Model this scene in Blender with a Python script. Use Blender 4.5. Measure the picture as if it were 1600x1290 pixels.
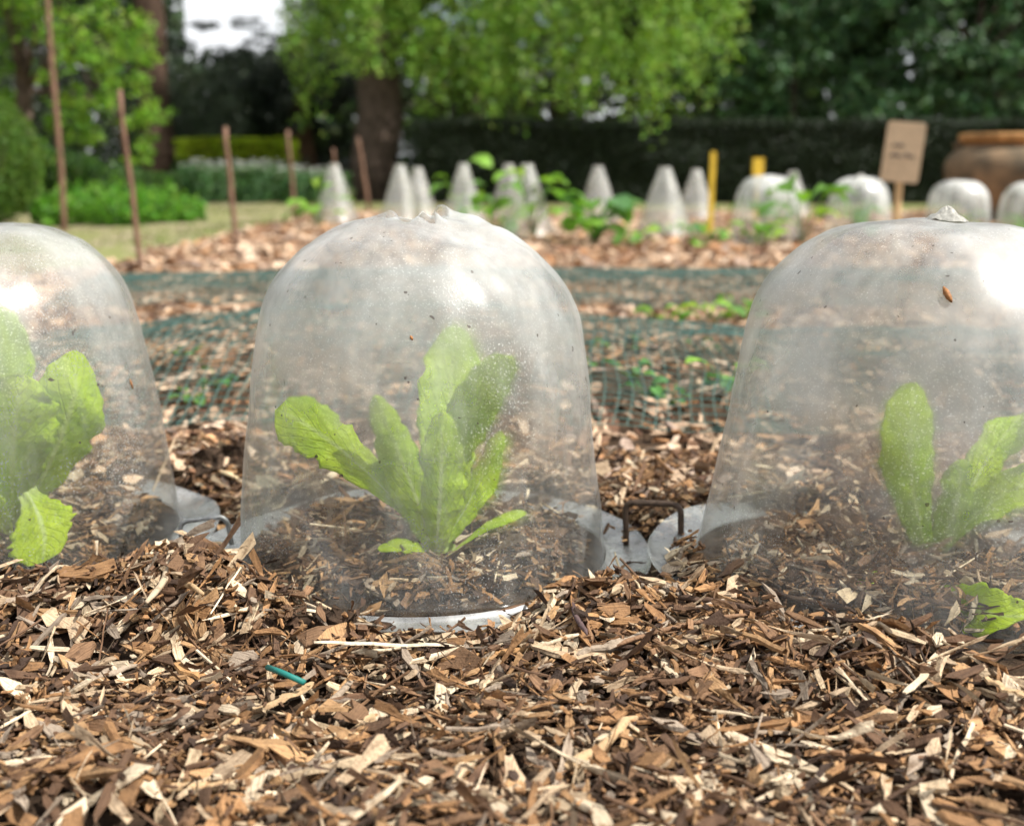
import bpy, math, random
import numpy as np
R = np.random.default_rng(7)
random.seed(7)
sc = bpy.context.scene
for o in list(bpy.data.objects):
    bpy.data.objects.remove(o)
COL = sc.collection

# ------------------------------------------------------------------ camera, world, sun, exposure
W, HH, F = 1600., 1290., 1820.
PITCH = math.atan(383 / F); CH = .32
cam = bpy.data.objects.new('camera', bpy.data.cameras.new('camera')); COL.objects.link(cam)
cam.location = (0, 0, CH); cam.rotation_euler = (math.pi / 2 - PITCH, 0, 0)
cam.data.sensor_fit = 'HORIZONTAL'; cam.data.sensor_width = 17.3; cam.data.lens = 17.3 * F / W
cam.data.clip_start = .02; cam.data.clip_end = 500
cam.data.dof.use_dof = True; cam.data.dof.focus_distance = .79; cam.data.dof.aperture_fstop = 2.9
sc.camera = cam
SUN_EL, SUN_AZ = math.radians(52), math.radians(68)          # azimuth from -Y towards +X
SD = np.array([math.cos(SUN_EL) * math.sin(SUN_AZ), -math.cos(SUN_EL) * math.cos(SUN_AZ), math.sin(SUN_EL)])
world = bpy.data.worlds.new('World'); sc.world = world; world.use_nodes = True
nt = world.node_tree; nt.nodes.clear()
wo = nt.nodes.new('ShaderNodeOutputWorld'); bg = nt.nodes.new('ShaderNodeBackground')
sky = nt.nodes.new('ShaderNodeTexSky'); sky.sky_type = 'NISHITA'; sky.sun_disc = False
sky.sun_elevation = SUN_EL; sky.sun_rotation = math.atan2(SD[0], SD[1]); sky.dust_density = 2.0
tc = nt.nodes.new('ShaderNodeTexCoord'); mp = nt.nodes.new('ShaderNodeMapping'); mp.inputs['Scale'].default_value = (1, 1, 2.2)
nz = nt.nodes.new('ShaderNodeTexNoise'); nz.inputs['Scale'].default_value = 2.6; nz.inputs['Detail'].default_value = 7
nz.inputs['Roughness'].default_value = .58
cr = nt.nodes.new('ShaderNodeValToRGB'); cr.color_ramp.elements[0].position = .36; cr.color_ramp.elements[1].position = .55
mx = nt.nodes.new('ShaderNodeMixRGB'); mx.inputs[2].default_value = (12.5, 12.8, 13.2, 1)
L = nt.links.new
L(tc.outputs['Generated'], mp.inputs[0]); L(mp.outputs[0], nz.inputs['Vector']); L(nz.outputs[0], cr.inputs[0])
L(cr.outputs[0], mx.inputs[0]); L(sky.outputs[0], mx.inputs[1]); L(mx.outputs[0], bg.inputs[0]); L(bg.outputs[0], wo.inputs[0])
bg.inputs[1].default_value = .06
sl = bpy.data.lights.new('sun', 'SUN'); sl.energy = 5.0; sl.angle = math.radians(.6); sl.color = (1, .96, .90)
sun = bpy.data.objects.new('sun', sl); COL.objects.link(sun); sun.location = (3, -1, 5)
from mathutils import Vector, Matrix
sun.rotation_euler = Vector(SD).to_track_quat('Z', 'Y').to_euler()
sc.view_settings.view_transform = 'Standard'; sc.view_settings.look = 'None'
sc.view_settings.exposure = .62; sc.view_settings.gamma = 1; sc.view_settings.use_curve_mapping = False
sc.render.engine = 'CYCLES'
cy = sc.cycles
cy.use_denoising = True; cy.max_bounces = 7; cy.diffuse_bounces = 3; cy.glossy_bounces = 3; cy.transparent_max_bounces = 28; cy.transmission_bounces = 5; cy.use_adaptive_sampling = True; cy.adaptive_threshold = .025
cy.sample_clamp_indirect = 4; cy.sample_clamp_direct = 0; cy.caustics_reflective = False; cy.caustics_refractive = True

# ------------------------------------------------------------------ pixel helpers
fw = np.array([0, math.cos(PITCH), -math.sin(PITCH)]); up = np.array([0, math.sin(PITCH), math.cos(PITCH)]); rt = np.array([1., 0, 0])
CAM = np.array([0, 0, CH])
def ray(x, y):
    return fw * F + rt * (x - W / 2) - up * (y - HH / 2)
def at(x, y, Y):                       # point on the pixel's ray at world depth Y
    d = ray(x, y); return CAM + d * (Y / d[1])
def gnd(x, y, z=0.):                   # point on the pixel's ray at height z
    d = ray(x, y); return CAM + d * ((z - CH) / d[2])

# ------------------------------------------------------------------ object helpers
def tag(o, label=None, cat=None, group=None, kind=None):
    if label: o['label'] = label
    if cat: o['category'] = cat
    if group: o['group'] = group
    if kind: o['kind'] = kind
    return o
def empty(name, loc=(0, 0, 0), rz=0, **k):
    o = bpy.data.objects.new(name, None); COL.objects.link(o); o.empty_display_size = .05
    o.location = loc; o.rotation_euler = (0, 0, rz); return tag(o, **k)
def mesh(name, V, Fc, smooth=False, cols=None, uv=None):
    me = bpy.data.meshes.new(name)
    V = np.asarray(V, np.float32).reshape(-1, 3)
    if isinstance(Fc, np.ndarray):
        n, k = Fc.shape
        me.vertices.add(len(V)); me.vertices.foreach_set('co', V.ravel())
        me.loops.add(n * k); me.loops.foreach_set('vertex_index', Fc.astype(np.int32).ravel())
        me.polygons.add(n); me.polygons.foreach_set('loop_start', np.arange(0, n * k, k, dtype=np.int32))
        me.update(calc_edges=True)
    else:
        me.from_pydata([tuple(v) for v in V], [], Fc)
    me.polygons.foreach_set('use_smooth', np.full(len(me.polygons), bool(smooth)))
    if cols is not None:
        a = me.color_attributes.new('col', 'FLOAT_COLOR', 'POINT')
        c = np.ones((len(V), 4), np.float32); c[:, :3] = cols; a.data.foreach_set('color', c.ravel())
    if uv is not None:
        a = me.attributes.new('leafuv', 'FLOAT_VECTOR', 'POINT')
        c = np.zeros((len(V), 3), np.float32); c[:, :2] = uv; a.data.foreach_set('vector', c.ravel())
    me.update(); return me
def obj(name, me, mat=None, parent=None, loc=None, rot=None, scale=None, **k):
    if mat is not None and not me.materials: me.materials.append(mat)
    o = bpy.data.objects.new(name, me); COL.objects.link(o)
    if parent is not None: o.parent = parent
    if loc is not None: o.location = loc
    if rot is not None: o.rotation_euler = rot
    if scale is not None: o.scale = scale
    return tag(o, **k)
def tube(pts, rad, sides=6, cap=True):
    pts = np.asarray(pts, float); n = len(pts); rad = np.broadcast_to(np.asarray(rad, float), (n,))
    T = np.gradient(pts, axis=0); T /= np.linalg.norm(T, axis=1)[:, None] + 1e-12
    ref = np.array([0, 0, 1.]) if abs(T[0][2]) < .9 else np.array([1., 0, 0])
    A = np.cross(T, ref); A /= np.linalg.norm(A, axis=1)[:, None] + 1e-12
    B = np.cross(T, A)
    th = np.arange(sides) * 2 * np.pi / sides
    V = pts[:, None] + rad[:, None, None] * (A[:, None] * np.cos(th)[None, :, None] + B[:, None] * np.sin(th)[None, :, None])
    V = V.reshape(-1, 3); Fc = []
    for i in range(n - 1):
        for j in range(sides):
            k = (j + 1) % sides
            Fc.append((i * sides + j, i * sides + k, (i + 1) * sides + k, (i + 1) * sides + j))
    if cap:
        Fc.append(tuple(range(sides))[::-1]); Fc.append(tuple((n - 1) * sides + j for j in range(sides)))
    return V, Fc
class MB:
    def __init__(s): s.V = []; s.F = []; s.n = 0
    def add(s, V, Fc):
        s.V.append(np.asarray(V, float).reshape(-1, 3)); s.F += [tuple(int(i) + s.n for i in f) for f in Fc]; s.n += len(s.V[-1]); return s
    def me(s, name, smooth=False): return mesh(name, np.concatenate(s.V), s.F, smooth)
def boxv(a, b):
    a = np.array(a); b = np.array(b)
    V = [(x, y, z) for x in (a[0], b[0]) for y in (a[1], b[1]) for z in (a[2], b[2])]
    return V, [(0, 1, 3, 2), (4, 6, 7, 5), (0, 4, 5, 1), (2, 3, 7, 6), (0, 2, 6, 4), (1, 5, 7, 3)]
def noise2(x, y, s=0):                 # smooth pseudo noise, about -1..1
    r = np.random.default_rng(100 + s); v = 0
    for i in range(6):
        a = r.uniform(0, 6.28); f = r.uniform(.6, 1.5); v = v + np.sin((x * math.cos(a) + y * math.sin(a)) * f * 2 + r.uniform(0, 6.28))
    return v / 3.2

# ------------------------------------------------------------------ materials
def newmat(name):
    m = bpy.data.materials.new(name); m.use_nodes = True; m.node_tree.nodes.clear()
    N = m.node_tree; o = N.nodes.new('ShaderNodeOutputMaterial'); return m, N, o
class NB:                              # tiny node builder
    def __init__(s, N): s.N = N
    def n(s, t, **k):
        x = s.N.nodes.new('ShaderNode' + t)
        for a, b in k.items(): setattr(x, a, b)
        return x
    def l(s, a, b): s.N.links.new(a, b)
    def set(s, inp, v):
        if hasattr(v, 'is_linked') or hasattr(v, 'links'): s.l(v, inp)
        else: inp.default_value = v
    def noise(s, vec, scale, detail=3, rough=.55, dim='3D'):
        x = s.n('TexNoise'); s.set(x.inputs['Vector'], vec); x.inputs['Scale'].default_value = scale
        x.inputs['Detail'].default_value = detail; x.inputs['Roughness'].default_value = rough; return x.outputs[0]
    def mapr(s, v, a, b, c=0., d=1.):
        x = s.n('MapRange'); s.set(x.inputs[0], v); x.inputs[1].default_value = a; x.inputs[2].default_value = b
        s.set(x.inputs[3], c); s.set(x.inputs[4], d); return x.outputs[0]
    def math(s, op, a, b=0., clamp=False):
        x = s.n('Math', operation=op, use_clamp=clamp); s.set(x.inputs[0], a); s.set(x.inputs[1], b); return x.outputs[0]
    def mixc(s, f, a, b, bt='MIX'):
        x = s.n('MixRGB', blend_type=bt); s.set(x.inputs[0], f)
        for i, v in ((1, a), (2, b)):
            s.set(x.inputs[i], v if not isinstance(v, tuple) else (*v, 1)); 
        return x.outputs[0]
    def ramp(s, v, stops):
        x = s.n('ValToRGB'); s.set(x.inputs[0], v); e = x.color_ramp.elements
        while len(e) < len(stops): e.new(.5)
        for i, (p, c) in enumerate(stops): e[i].position = p; e[i].color = (*c, 1)
        return x.outputs[0]
    def mixs(s, f, a, b):
        x = s.n('MixShader'); s.set(x.inputs[0], f); s.l(a, x.inputs[1]); s.l(b, x.inputs[2]); return x.outputs[0]
    def bump(s, h, strength=.3, dist=.01):
        x = s.n('Bump'); s.l(h, x.inputs['Height']); x.inputs['Strength'].default_value = strength; x.inputs['Distance'].default_value = dist; return x.outputs[0]
    def bsdf(s, col, rough=.7, nrm=None, spec=.3, metal=0.):
        p = s.n('BsdfPrincipled'); s.set(p.inputs['Base Color'], col if not isinstance(col, tuple) else (*col, 1))
        s.set(p.inputs['Roughness'], rough); p.inputs['Specular IOR Level'].default_value = spec; p.inputs['Metallic'].default_value = metal
        if nrm is not None: s.l(nrm, p.inputs['Normal'])
        return p.outputs[0]
def finish(b, o, sh): b.l(sh, o.inputs['Surface'])

def mat_mulch():
    m, N, o = newmat('wood_chip'); b = NB(N)
    a = b.n('Attribute', attribute_name='col').outputs['Color']
    uv = b.n('Attribute', attribute_name='leafuv').outputs['Vector']; g = b.n('NewGeometry').outputs['Position']
    mp = b.n('Mapping'); mp.inputs['Scale'].default_value = (45, 900, 1); b.l(uv, mp.inputs[0])
    gr = b.noise(mp.outputs[0], 1., 3, .6); n3 = b.noise(g, 75, 3, .6); n2 = b.noise(g, 500, 2, .6)
    c = b.mixc(1., a, b.ramp(gr, [(.28, (.48, .42, .36)), (.5, (.95, .93, .9)), (.7, (1.22, 1.2, 1.15))]), 'MULTIPLY')
    c = b.mixc(b.mapr(n3, .52, .72, 0, .7), c, b.mixc(1., c, (.30, .24, .2), 'MULTIPLY'))
    c = b.mixc(b.mapr(n2, .55, .75, 0, .5), c, (.05, .033, .022))
    finish(b, o, b.bsdf(c, .75, b.bump(b.math('ADD', gr, n2), .7, .0012), .25)); return m
def mat_soil():
    m, N, o = newmat('soil'); b = NB(N)
    g = b.n('NewGeometry').outputs['Position']
    sep = b.n('SeparateXYZ'); b.l(g, sep.inputs[0])
    n1 = b.noise(g, 60, 5, .65); n2 = b.noise(g, 8, 4)
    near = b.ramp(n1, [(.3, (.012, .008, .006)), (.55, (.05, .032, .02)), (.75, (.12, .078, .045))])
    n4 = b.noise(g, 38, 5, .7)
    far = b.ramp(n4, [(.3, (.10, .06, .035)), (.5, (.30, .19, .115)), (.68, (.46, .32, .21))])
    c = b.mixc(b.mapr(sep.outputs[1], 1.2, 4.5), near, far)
    grass = b.ramp(b.noise(g, 3, 5, .6), [(.35, (.20, .16, .10)), (.5, (.17, .18, .07)), (.65, (.10, .14, .035))])
    c = b.mixc(b.math('MAXIMUM', b.mapr(sep.outputs[1], 8.2, 9.6), b.math('MULTIPLY', b.mapr(sep.outputs[1], 2.9, 3.3), b.mapr(sep.outputs[0], -1.3, -1.5))), c, grass)
    finish(b, o, b.bsdf(c, .95, b.bump(n1, .8, .01), .1)); return m
def mat_path():
    m, N, o = newmat('path_mud'); b = NB(N); g = b.n('NewGeometry').outputs['Position']
    n = b.noise(g, 2.6, 6, .62); n2 = b.noise(g, 40, 4, .6)
    c = b.ramp(n, [(.34, (.30, .245, .17)), (.47, (.24, .21, .12)), (.54, (.17, .19, .06)), (.63, (.25, .22, .13)), (.75, (.36, .31, .24))])
    c = b.mixc(.45, c, b.ramp(n2, [(.3, (.55, .55, .55)), (.7, (1.25, 1.25, 1.25))]), 'MULTIPLY')
    finish(b, o, b.bsdf(c, .95, b.bump(n2, .5, .01), .1)); return m
def mat_attr(name, rough=.6, spec=.3, trans=0., grain=60, amp=.35, gloss=True):
    m, N, o = newmat(name); b = NB(N)
    a = b.n('Attribute', attribute_name='col').outputs['Color']; g = b.n('NewGeometry').outputs['Position']
    n = b.noise(g, grain, 3)
    c = b.mixc(1., a, b.ramp(n, [(.3, (1 - amp,) * 3), (.7, (1 + amp * .5,) * 3)]), 'MULTIPLY')
    s = b.bsdf(c, rough, None, spec)
    if trans > 0:
        t = b.n('BsdfTranslucent'); b.l(b.mixc(1., c, (1.15, 1.25, .6), 'MULTIPLY'), t.inputs[0]); s = b.mixs(trans, s, t.outputs[0])
    finish(b, o, s); return m
def mat_plain(name, col, rough=.6, var=.3, scale=40, spec=.3, metal=0., bump=.2, tint=None, bd=.003):
    m, N, o = newmat(name); b = NB(N); g = b.n('TexCoord').outputs['Object']
    n = b.noise(g, scale, 5, .6)
    d = tuple(x * (1 - var) for x in col) if tint is None else tint
    c = b.ramp(n, [(.32, d), (.68, tuple(min(1, x * (1 + var * .5)) for x in col))])
    finish(b, o, b.bsdf(c, rough, b.bump(n, bump, bd), spec, metal)); return m
def mat_lettuce():
    m, N, o = newmat('lettuce_leaf'); b = NB(N)
    uv = b.n('Attribute', attribute_name='leafuv').outputs['Vector']; g = b.n('TexCoord').outputs['Object']
    sep = b.n('SeparateXYZ'); b.l(uv, sep.inputs[0]); u, v = sep.outputs[0], sep.outputs[1]
    av = b.math('ABSOLUTE', v)
    rib = b.mapr(av, .03, .11, 1, 0)
    ph = b.math('SUBTRACT', b.math('MULTIPLY', u, 9.), b.math('MULTIPLY', av, 3.2))
    fr = b.math('ABSOLUTE', b.math('SUBTRACT', b.math('FRACT', ph), .5))
    vein = b.math('MULTIPLY', b.mapr(fr, .0, .09, 1, 0), .22)
    n = b.noise(g, 95, 3, .6); n2 = b.noise(g, 14, 2)
    c = b.ramp(n, [(.3, (.35, .53, .008)), (.7, (.50, .67, .012))])
    c = b.mixc(b.mapr(n2, .4, .65, 0, .5), c, (.62, .72, .02))
    c = b.mixc(b.math('MULTIPLY', vein, b.mapr(n, .3, .6)), c, (.42, .60, .12))
    c = b.mixc(b.math('MULTIPLY', rib, b.mapr(u, .2, 1., 1, .25)), c, (.62, .72, .34))
    c = b.mixc(b.mapr(u, .0, .22, .7, 0), c, (.60, .68, .34))
    bm = b.bump(b.math('ADD', n, b.math('MULTIPLY', vein, -.6)), .9, .004)
    p = b.bsdf(c, .42, bm, .35)
    t = b.n('BsdfTranslucent'); b.l(b.mixc(1., c, (1.2, 1.12, .4), 'MULTIPLY'), t.inputs[0]); b.l(bm, t.inputs[1])
    finish(b, o, b.mixs(.5, p, t.outputs[0])); return m
def mat_plastic(name, haze=.07, fog=.6, tint=(.97, .985, .975), algae=0., lo=.10, hi=.22, simple=False, gloss=.04, ztop=5.):
    m, N, o = newmat(name); b = NB(N)
    g = b.n('TexCoord').outputs['Object']; rnd = b.n('ObjectInfo').outputs['Random']
    off = b.n('CombineXYZ'); b.l(b.math('MULTIPLY', rnd, 9.), off.inputs[0]); b.l(b.math('MULTIPLY', rnd, 5.), off.inputs[1])
    va = b.n('VectorMath', operation='ADD'); b.l(g, va.inputs[0]); b.l(off.outputs[0], va.inputs[1]); p = va.outputs[0]
    sep = b.n('SeparateXYZ'); b.l(g, sep.inputs[0]); z = sep.outputs[2]
    big = b.noise(p, 13, 2, .6)
    st = b.n('Mapping'); st.inputs['Scale'].default_value = (1, 1, .05); b.l(p, st.inputs[0]); streak = b.noise(st.outputs[0], 130, 2, .6)
    mid = b.noise(p, 150, 2, .7)
    st2 = b.n('Mapping'); st2.inputs['Scale'].default_value = (1, 1, .35); b.l(p, st2.inputs[0])
    hz = b.math('ADD', b.math('MULTIPLY', b.mapr(streak, .40, .8), haze * 1.2), haze)
    hz = b.math('ADD', hz, b.math('MULTIPLY', b.mapr(mid, .35, .75), haze * 1.0))
    hz = b.math('ADD', hz, b.math('MULTIPLY', b.mapr(z, .10, .29), haze * ztop))  # whiter towards the top: dust, plus sky sheen put into the veil
    hz = b.math('MULTIPLY', hz, b.mapr(b.noise(st2.outputs[0], 16, 3, .6), .34, .66, .2, 2.0))
    veilc = b.mixc(b.mapr(big, .35, .65, 0, algae), (.92, .93, .91), (.55, .55, .38))
    tr = b.n('BsdfTransparent'); tr.inputs[0].default_value = (*tint, 1); body = tr.outputs[0]; hgt = mid
    if not simple:
        vo = b.n('TexVoronoi'); b.l(p, vo.inputs['Vector']); vo.inputs['Scale'].default_value = 400; vo.inputs['Randomness'].default_value = 1
        drop = b.mapr(vo.outputs['Distance'], .18, .36, 1, 0)            # droplets of condensation
        zone = b.math('MULTIPLY', b.mapr(big, .42, .58), b.math('MULTIPLY', b.mapr(z, lo * .4, lo), b.mapr(z, hi, hi + .05, 1, .3)))
        dz = b.math('MULTIPLY', drop, b.math('MULTIPLY', zone, b.mapr(mid, .3, .6)))
        fine = b.noise(p, 620, 1, .7); speck = b.math('MULTIPLY', b.mapr(fine, .60, .74), b.mapr(big, .42, .68))
        hz = b.math('ADD', hz, b.math('MULTIPLY', speck, .55)); hz = b.math('ADD', hz, b.math('MULTIPLY', dz, .22), True)
        hgt = b.math('ADD', mid, b.math('MULTIPLY', drop, zone))
        rf = b.n('BsdfRefraction'); rf.inputs['IOR'].default_value = 1.09; rf.inputs['Roughness'].default_value = .55
        b.l(b.bump(hgt, .25, .0015), rf.inputs['Normal']); rf.inputs[0].default_value = (.99, .99, .99, 1)
        body = b.mixs(b.math('MULTIPLY', zone, fog), body, rf.outputs[0])
    df = b.n('BsdfDiffuse'); b.l(veilc, df.inputs[0]); tl = b.n('BsdfTranslucent'); b.l(veilc, tl.inputs[0])
    body = b.mixs(hz, body, b.mixs(.5, df.outputs[0], tl.outputs[0]))
    if not simple:
        dd = b.n('BsdfDiffuse'); dd.inputs[0].default_value = (.05, .035, .025, 1)
        body = b.mixs(b.math('MULTIPLY', b.mapr(b.noise(p, 170, 1, .4), .765, .79), .8), body, dd.outputs[0])
    lw = b.n('LayerWeight'); lw.inputs[0].default_value = .5
    fr = b.math('ADD', gloss, b.math('MULTIPLY', b.math('POWER', lw.outputs['Facing'], 4.), .5), True)
    bm2 = b.bump(hgt, .07, .0015)
    g1 = b.n('BsdfGlossy'); g1.inputs['Roughness'].default_value = .2; b.l(bm2, g1.inputs['Normal'])
    g2 = b.n('BsdfGlossy'); g2.inputs['Roughness'].default_value = .45; b.l(bm2, g2.inputs['Normal'])
    finish(b, o, b.mixs(fr, body, b.mixs(.55, g1.outputs[0], g2.outputs[0]))); return m
def mat_inner():                                     # inner face of the sheet
    m, N, o = newmat('cloche_inner_face'); b = NB(N); tr = b.n('BsdfTransparent'); tr.inputs[0].default_value = (.985, .99, .985, 1)
    lw = b.n('LayerWeight'); lw.inputs[0].default_value = .5; g1 = b.n('BsdfGlossy'); g1.inputs['Roughness'].default_value = .12
    finish(b, o, b.mixs(b.math('ADD', .02, b.math('MULTIPLY', b.math('POWER', lw.outputs['Facing'], 4.), .3), True), tr.outputs[0], g1.outputs[0])); return m

M_chip = mat_mulch(); M_soil = mat_soil(); M_path = mat_path(); M_lettuce = mat_lettuce()
M_inner = mat_inner()
M_dome = mat_plastic('cloche_plastic', .045, .48, gloss=.08)
M_clear = mat_plastic('cloche_plastic_clear', .032, .15, gloss=.085)
M_far = mat_plastic('cloche_plastic_far', .08, simple=True, gloss=.08)
M_fl = mat_plastic('flange_plastic', .09, simple=True, gloss=.13)
M_cone = mat_plastic('cone_plastic', .055, ztop=2., tint=(.975, .98, .955), algae=.45, simple=True, gloss=.10)
M_knob = mat_plain('knob_plastic', (.36, .35, .31), .4, .4, 300)
M_net = mat_plain('net_plastic', (.042, .10, .085), .5, .35, 30)
M_leaf = mat_attr('foliage', .55, .3, .4, 30, .3)
M_dark = mat_attr('evergreen_foliage', .5, .35, .15, 30, .3)
M_bark = mat_plain('bark', (.105, .075, .058), .9, .55, 14, .15, bump=.8, bd=.03)
M_core = mat_plain('hedge_core', (.012, .016, .008), .95, .4, 12, .05)
M_stake = mat_plain('stake_wood', (.20, .115, .075), .8, .45, 35)
M_yellow = mat_plain('yellow_paint', (.52, .35, .03), .6, .3, 30)
M_sign = mat_plain('sign_wood', (.60, .46, .30), .6, .15, 60)
M_ink = mat_plain('ink', (.10, .085, .08), .7, .2)
M_rust = mat_plain('rusty_wire', (.10, .065, .045), .65, .5, 250, .4, .3, .6, bd=.0006)
M_steel = mat_plain('galvanised_wire', (.30, .30, .30), .45, .35, 250, .5, .7, .4, bd=.0005)
M_terra = mat_plain('terracotta', (.22, .15, .09), .9, .4, 7, .1, bump=.3, tint=(.085, .075, .055), bd=.01)
M_terrar = mat_plain('terracotta_rim', (.46, .25, .10), .85, .5, 9, .15)
M_white = mat_plain('petal', (.80, .80, .76), .6, .1)
M_cord = mat_plain('cord', (.02, .20, .17), .5, .3)
M_clod = mat_plain('soil_clod', (.055, .036, .024), .95, .7, 120, .1, bump=1., bd=.006)
M_husk = mat_plain('husk', (.34, .15, .05), .6, .4, 400)

# ------------------------------------------------------------------ ground height
CL = [(-.457, 1.0, -.010), (-.0745, .938, -.004), (.303, .87, 0.)]           # near cloches x, y, z
MOUNDS = [(-.47, .80, .20, .032, .021), (-.30, .80, .08, .04, .012), (-.245, .845, .042, .045, .030), (-.225, .775, .05, .05, .016),
          (.146, .868, .025, .036, .027), (.155, .80, .04, .05, .020), (.055, .790, .05, .035, .018), (.135, .745, .06, .05, .014),
          (.22, .705, .07, .04, .020), (.32, .672, .08, .035, .013), (.43, .708, .08, .05, .023), (-.07, .735, .12, .03, .006),
          (-.6, 1.25, .2, .1, .01), (.2, 1.2, .2, .06, .008), (.12, 1.06, .03, .04, -.008), (-.27, 1.10, .06, .05, -.012), (-.275, .93, .03, .03, -.006),
          (-.0765, 1.145, .11, .03, .016), (-.20, 1.085, .05, .04, .014), (.04, 1.10, .05, .04, .012), (-.457, 1.185, .12, .03, .018), (.306, 1.055, .11, .03, .018), (.20, 1.02, .04, .03, .010), (-.19, .785, .05, .035, .018), (-.135, .752, .055, .025, .016), (.05, .76, .04, .03, .012)]
def Hgt(x, y):
    x = np.asarray(x, float); y = np.asarray(y, float)
    b = .0045 * noise2(x * 22, y * 22, 1) + .009 * noise2(x * 5, y * 5, 2)
    far = np.clip((y - 4) / 4, 0, 1); b = b * (1 - .7 * far)
    m = np.zeros_like(x)
    for cx, cy_, sx, sy, h in MOUNDS: m = m + h * np.exp(-((x - cx) / sx) ** 2 - ((y - cy_) / sy) ** 2)
    for cx, cy_, cz in CL:
        r = np.hypot(x - cx, y - cy_); w = np.clip((r - .185) / .06, 0, 1); w = w * w * (3 - 2 * w); b = b * w + (1 - w) * (cz - .001)
        ins = np.clip((.165 - r) / .05, 0, 1); m = m * (1 - ins) + ins * (.013 + .006 * np.exp(-(r / .1) ** 2) + .004 * noise2(x * 40, y * 40, 3) * np.clip((.14 - r) / .05, 0, 1))
    m = m + .025 * np.exp(-((y - 1.75) / .3) ** 4) * np.clip(1 - np.abs(x - .05) / 1.2, 0, 1)
    return b + m
def nonuni(lo, hi, c0, c1, d, g):
    a = list(np.arange(c0, c1, d)); s = d
    while a[-1] < hi: s *= g; a.append(a[-1] + s)
    s = d; 
    while a[0] > lo: s *= g; a.insert(0, a[0] - s)
    return np.array(a)
gx = nonuni(-120, 120, -.95, .95, .009, 1.10); gy = nonuni(-60, 200, .40, 2.2, .009, 1.10)
X, Yg = np.meshgrid(gx, gy); Z = Hgt(X, Yg)
nx, ny = len(gx), len(gy)
ii = (np.arange(ny - 1)[:, None] * nx + np.arange(nx - 1)[None]).ravel()
ground = obj('ground', mesh('ground', np.stack([X, Yg, Z], -1), np.stack([ii, ii + 1, ii + nx + 1, ii + nx], 1), True), M_soil, kind='structure',
             label='dark garden soil covered with wood chip mulch')
# path beside the bed
py_ = np.arange(3.3, 11, .12); edge = -1.24 - .04 * noise2(py_ * 3, py_ * 0, 5) - .02 * (py_ - 3.5)
PV = []; PF = []
for i, (yy, e) in enumerate(zip(py_, edge)):
    for j in range(14): PV.append((e - j * .19, yy, Hgt(e - j * .19, yy) + .012 + .004 * noise2(j * .9, yy * 3, 6) - (.02 if j == 0 else 0)))
for i in range(len(py_) - 1):
    for j in range(13): a = i * 14 + j; PF.append((a, a + 14, a + 15, a + 1))
obj('path', mesh('path', PV, PF, True), M_path, kind='structure', label='muddy mossy path along the left edge of the bed')

# ------------------------------------------------------------------ wood chips
PAL = np.array([(.58, .45, .30), (.70, .58, .42), (.46, .28, .14), (.37, .205, .095), (.25, .145, .08), (.14, .08, .047), (.065, .04, .028), (.33, .265, .205), (.52, .39, .26)])
def template(kind, r):
    n = {'flake': 3, 'splinter': 4, 'bark': 4, 'twig': 6, 'fibre': 6, 'bit': 2}[kind]
    t = np.linspace(-.5, .5, n)
    if kind == 'twig':
        bend = r.normal(0, .05, (n, 2)).cumsum(0) * .5
        V, Fc = tube(np.stack([t, bend[:, 0], bend[:, 1]], 1), .5 * np.linspace(1, r.uniform(.5, .9), n) * .1, 5)
        V[:, 1:] *= 1.0
        return V, [f for f in Fc]
    if kind == 'flake':
        w = .5 * (1 - .55 * (2 * np.abs(t)) ** r.uniform(1.5, 5)) * r.uniform(.75, 1.15, n)
    elif kind == 'splinter':
        w = .5 * np.array([r.uniform(.08, .8), r.uniform(.7, 1.1), r.uniform(.7, 1.1), r.uniform(.05, .7)])
    elif kind == 'bark': w = .5 * r.uniform(.65, 1.1, n)
    elif kind == 'fibre': w = .5 * r.uniform(.7, 1.1, n)
    else: w = .5 * r.uniform(.6, 1.1, n)
    zc = r.normal(0, .5, 2)
    arch = {'flake': .12, 'splinter': .10, 'bark': .28, 'fibre': .30, 'bit': .05}[kind] * r.normal(0, 1)
    z = arch * (t ** 2) * 2 + r.normal(0, .03, n) * (kind != 'bit'); yoff = r.normal(0, .12, n) * (kind in ('bark', 'splinter')) + r.normal(0, .5) * t * t * 2 * (kind in ('fibre', 'bark', 'splinter')) * .8
    tw = r.normal(0, .5) * t
    V = []
    for i in range(n):
        ends = (i in (0, n - 1))
        for s in (-1, 1):
            for q in (-1, 1):
                ex = r.normal(0, .10) if ends else r.normal(0, .03)
                V.append((t[i] + ex * (1 if q < 0 else .9), yoff[i] + s * w[i], z[i] + s * tw[i] * w[i], q))
    V = np.array(V); Fc = []
    for i in range(n - 1):
        a = i * 4; b_ = a + 4               # order: (-,-) (-,+) (+,-) (+,+)
        Fc += [(a + 1, b_ + 1, b_ + 3, a + 3), (a, a + 2, b_ + 2, b_), (a, b_, b_ + 1, a + 1), (a + 2, a + 3, b_ + 3, b_ + 2)]
    Fc += [(0, 1, 3, 2), ((n - 1) * 4, (n - 1) * 4 + 2, (n - 1) * 4 + 3, (n - 1) * 4 + 1)]
    return V, Fc                            # 4th column: side of the thickness
TPL = {k: [template(k, np.random.default_rng(300 + i)) for i in range(14)] for k in ('flake', 'splinter', 'bark', 'twig', 'fibre', 'bit')}
def shape(kind, i, Ln, Wd, Th):             # template at a real size in metres
    V, Fc = TPL[kind][i]
    if kind == 'twig': return np.stack([V[:, 0] * Ln, V[:, 1] * Wd * 10, V[:, 2] * Wd * 10], 1), Fc
    return np.stack([V[:, 0] * Ln, V[:, 1] * Wd, V[:, 2] * Ln * .35 + V[:, 3] * Th * .5], 1), Fc
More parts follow.
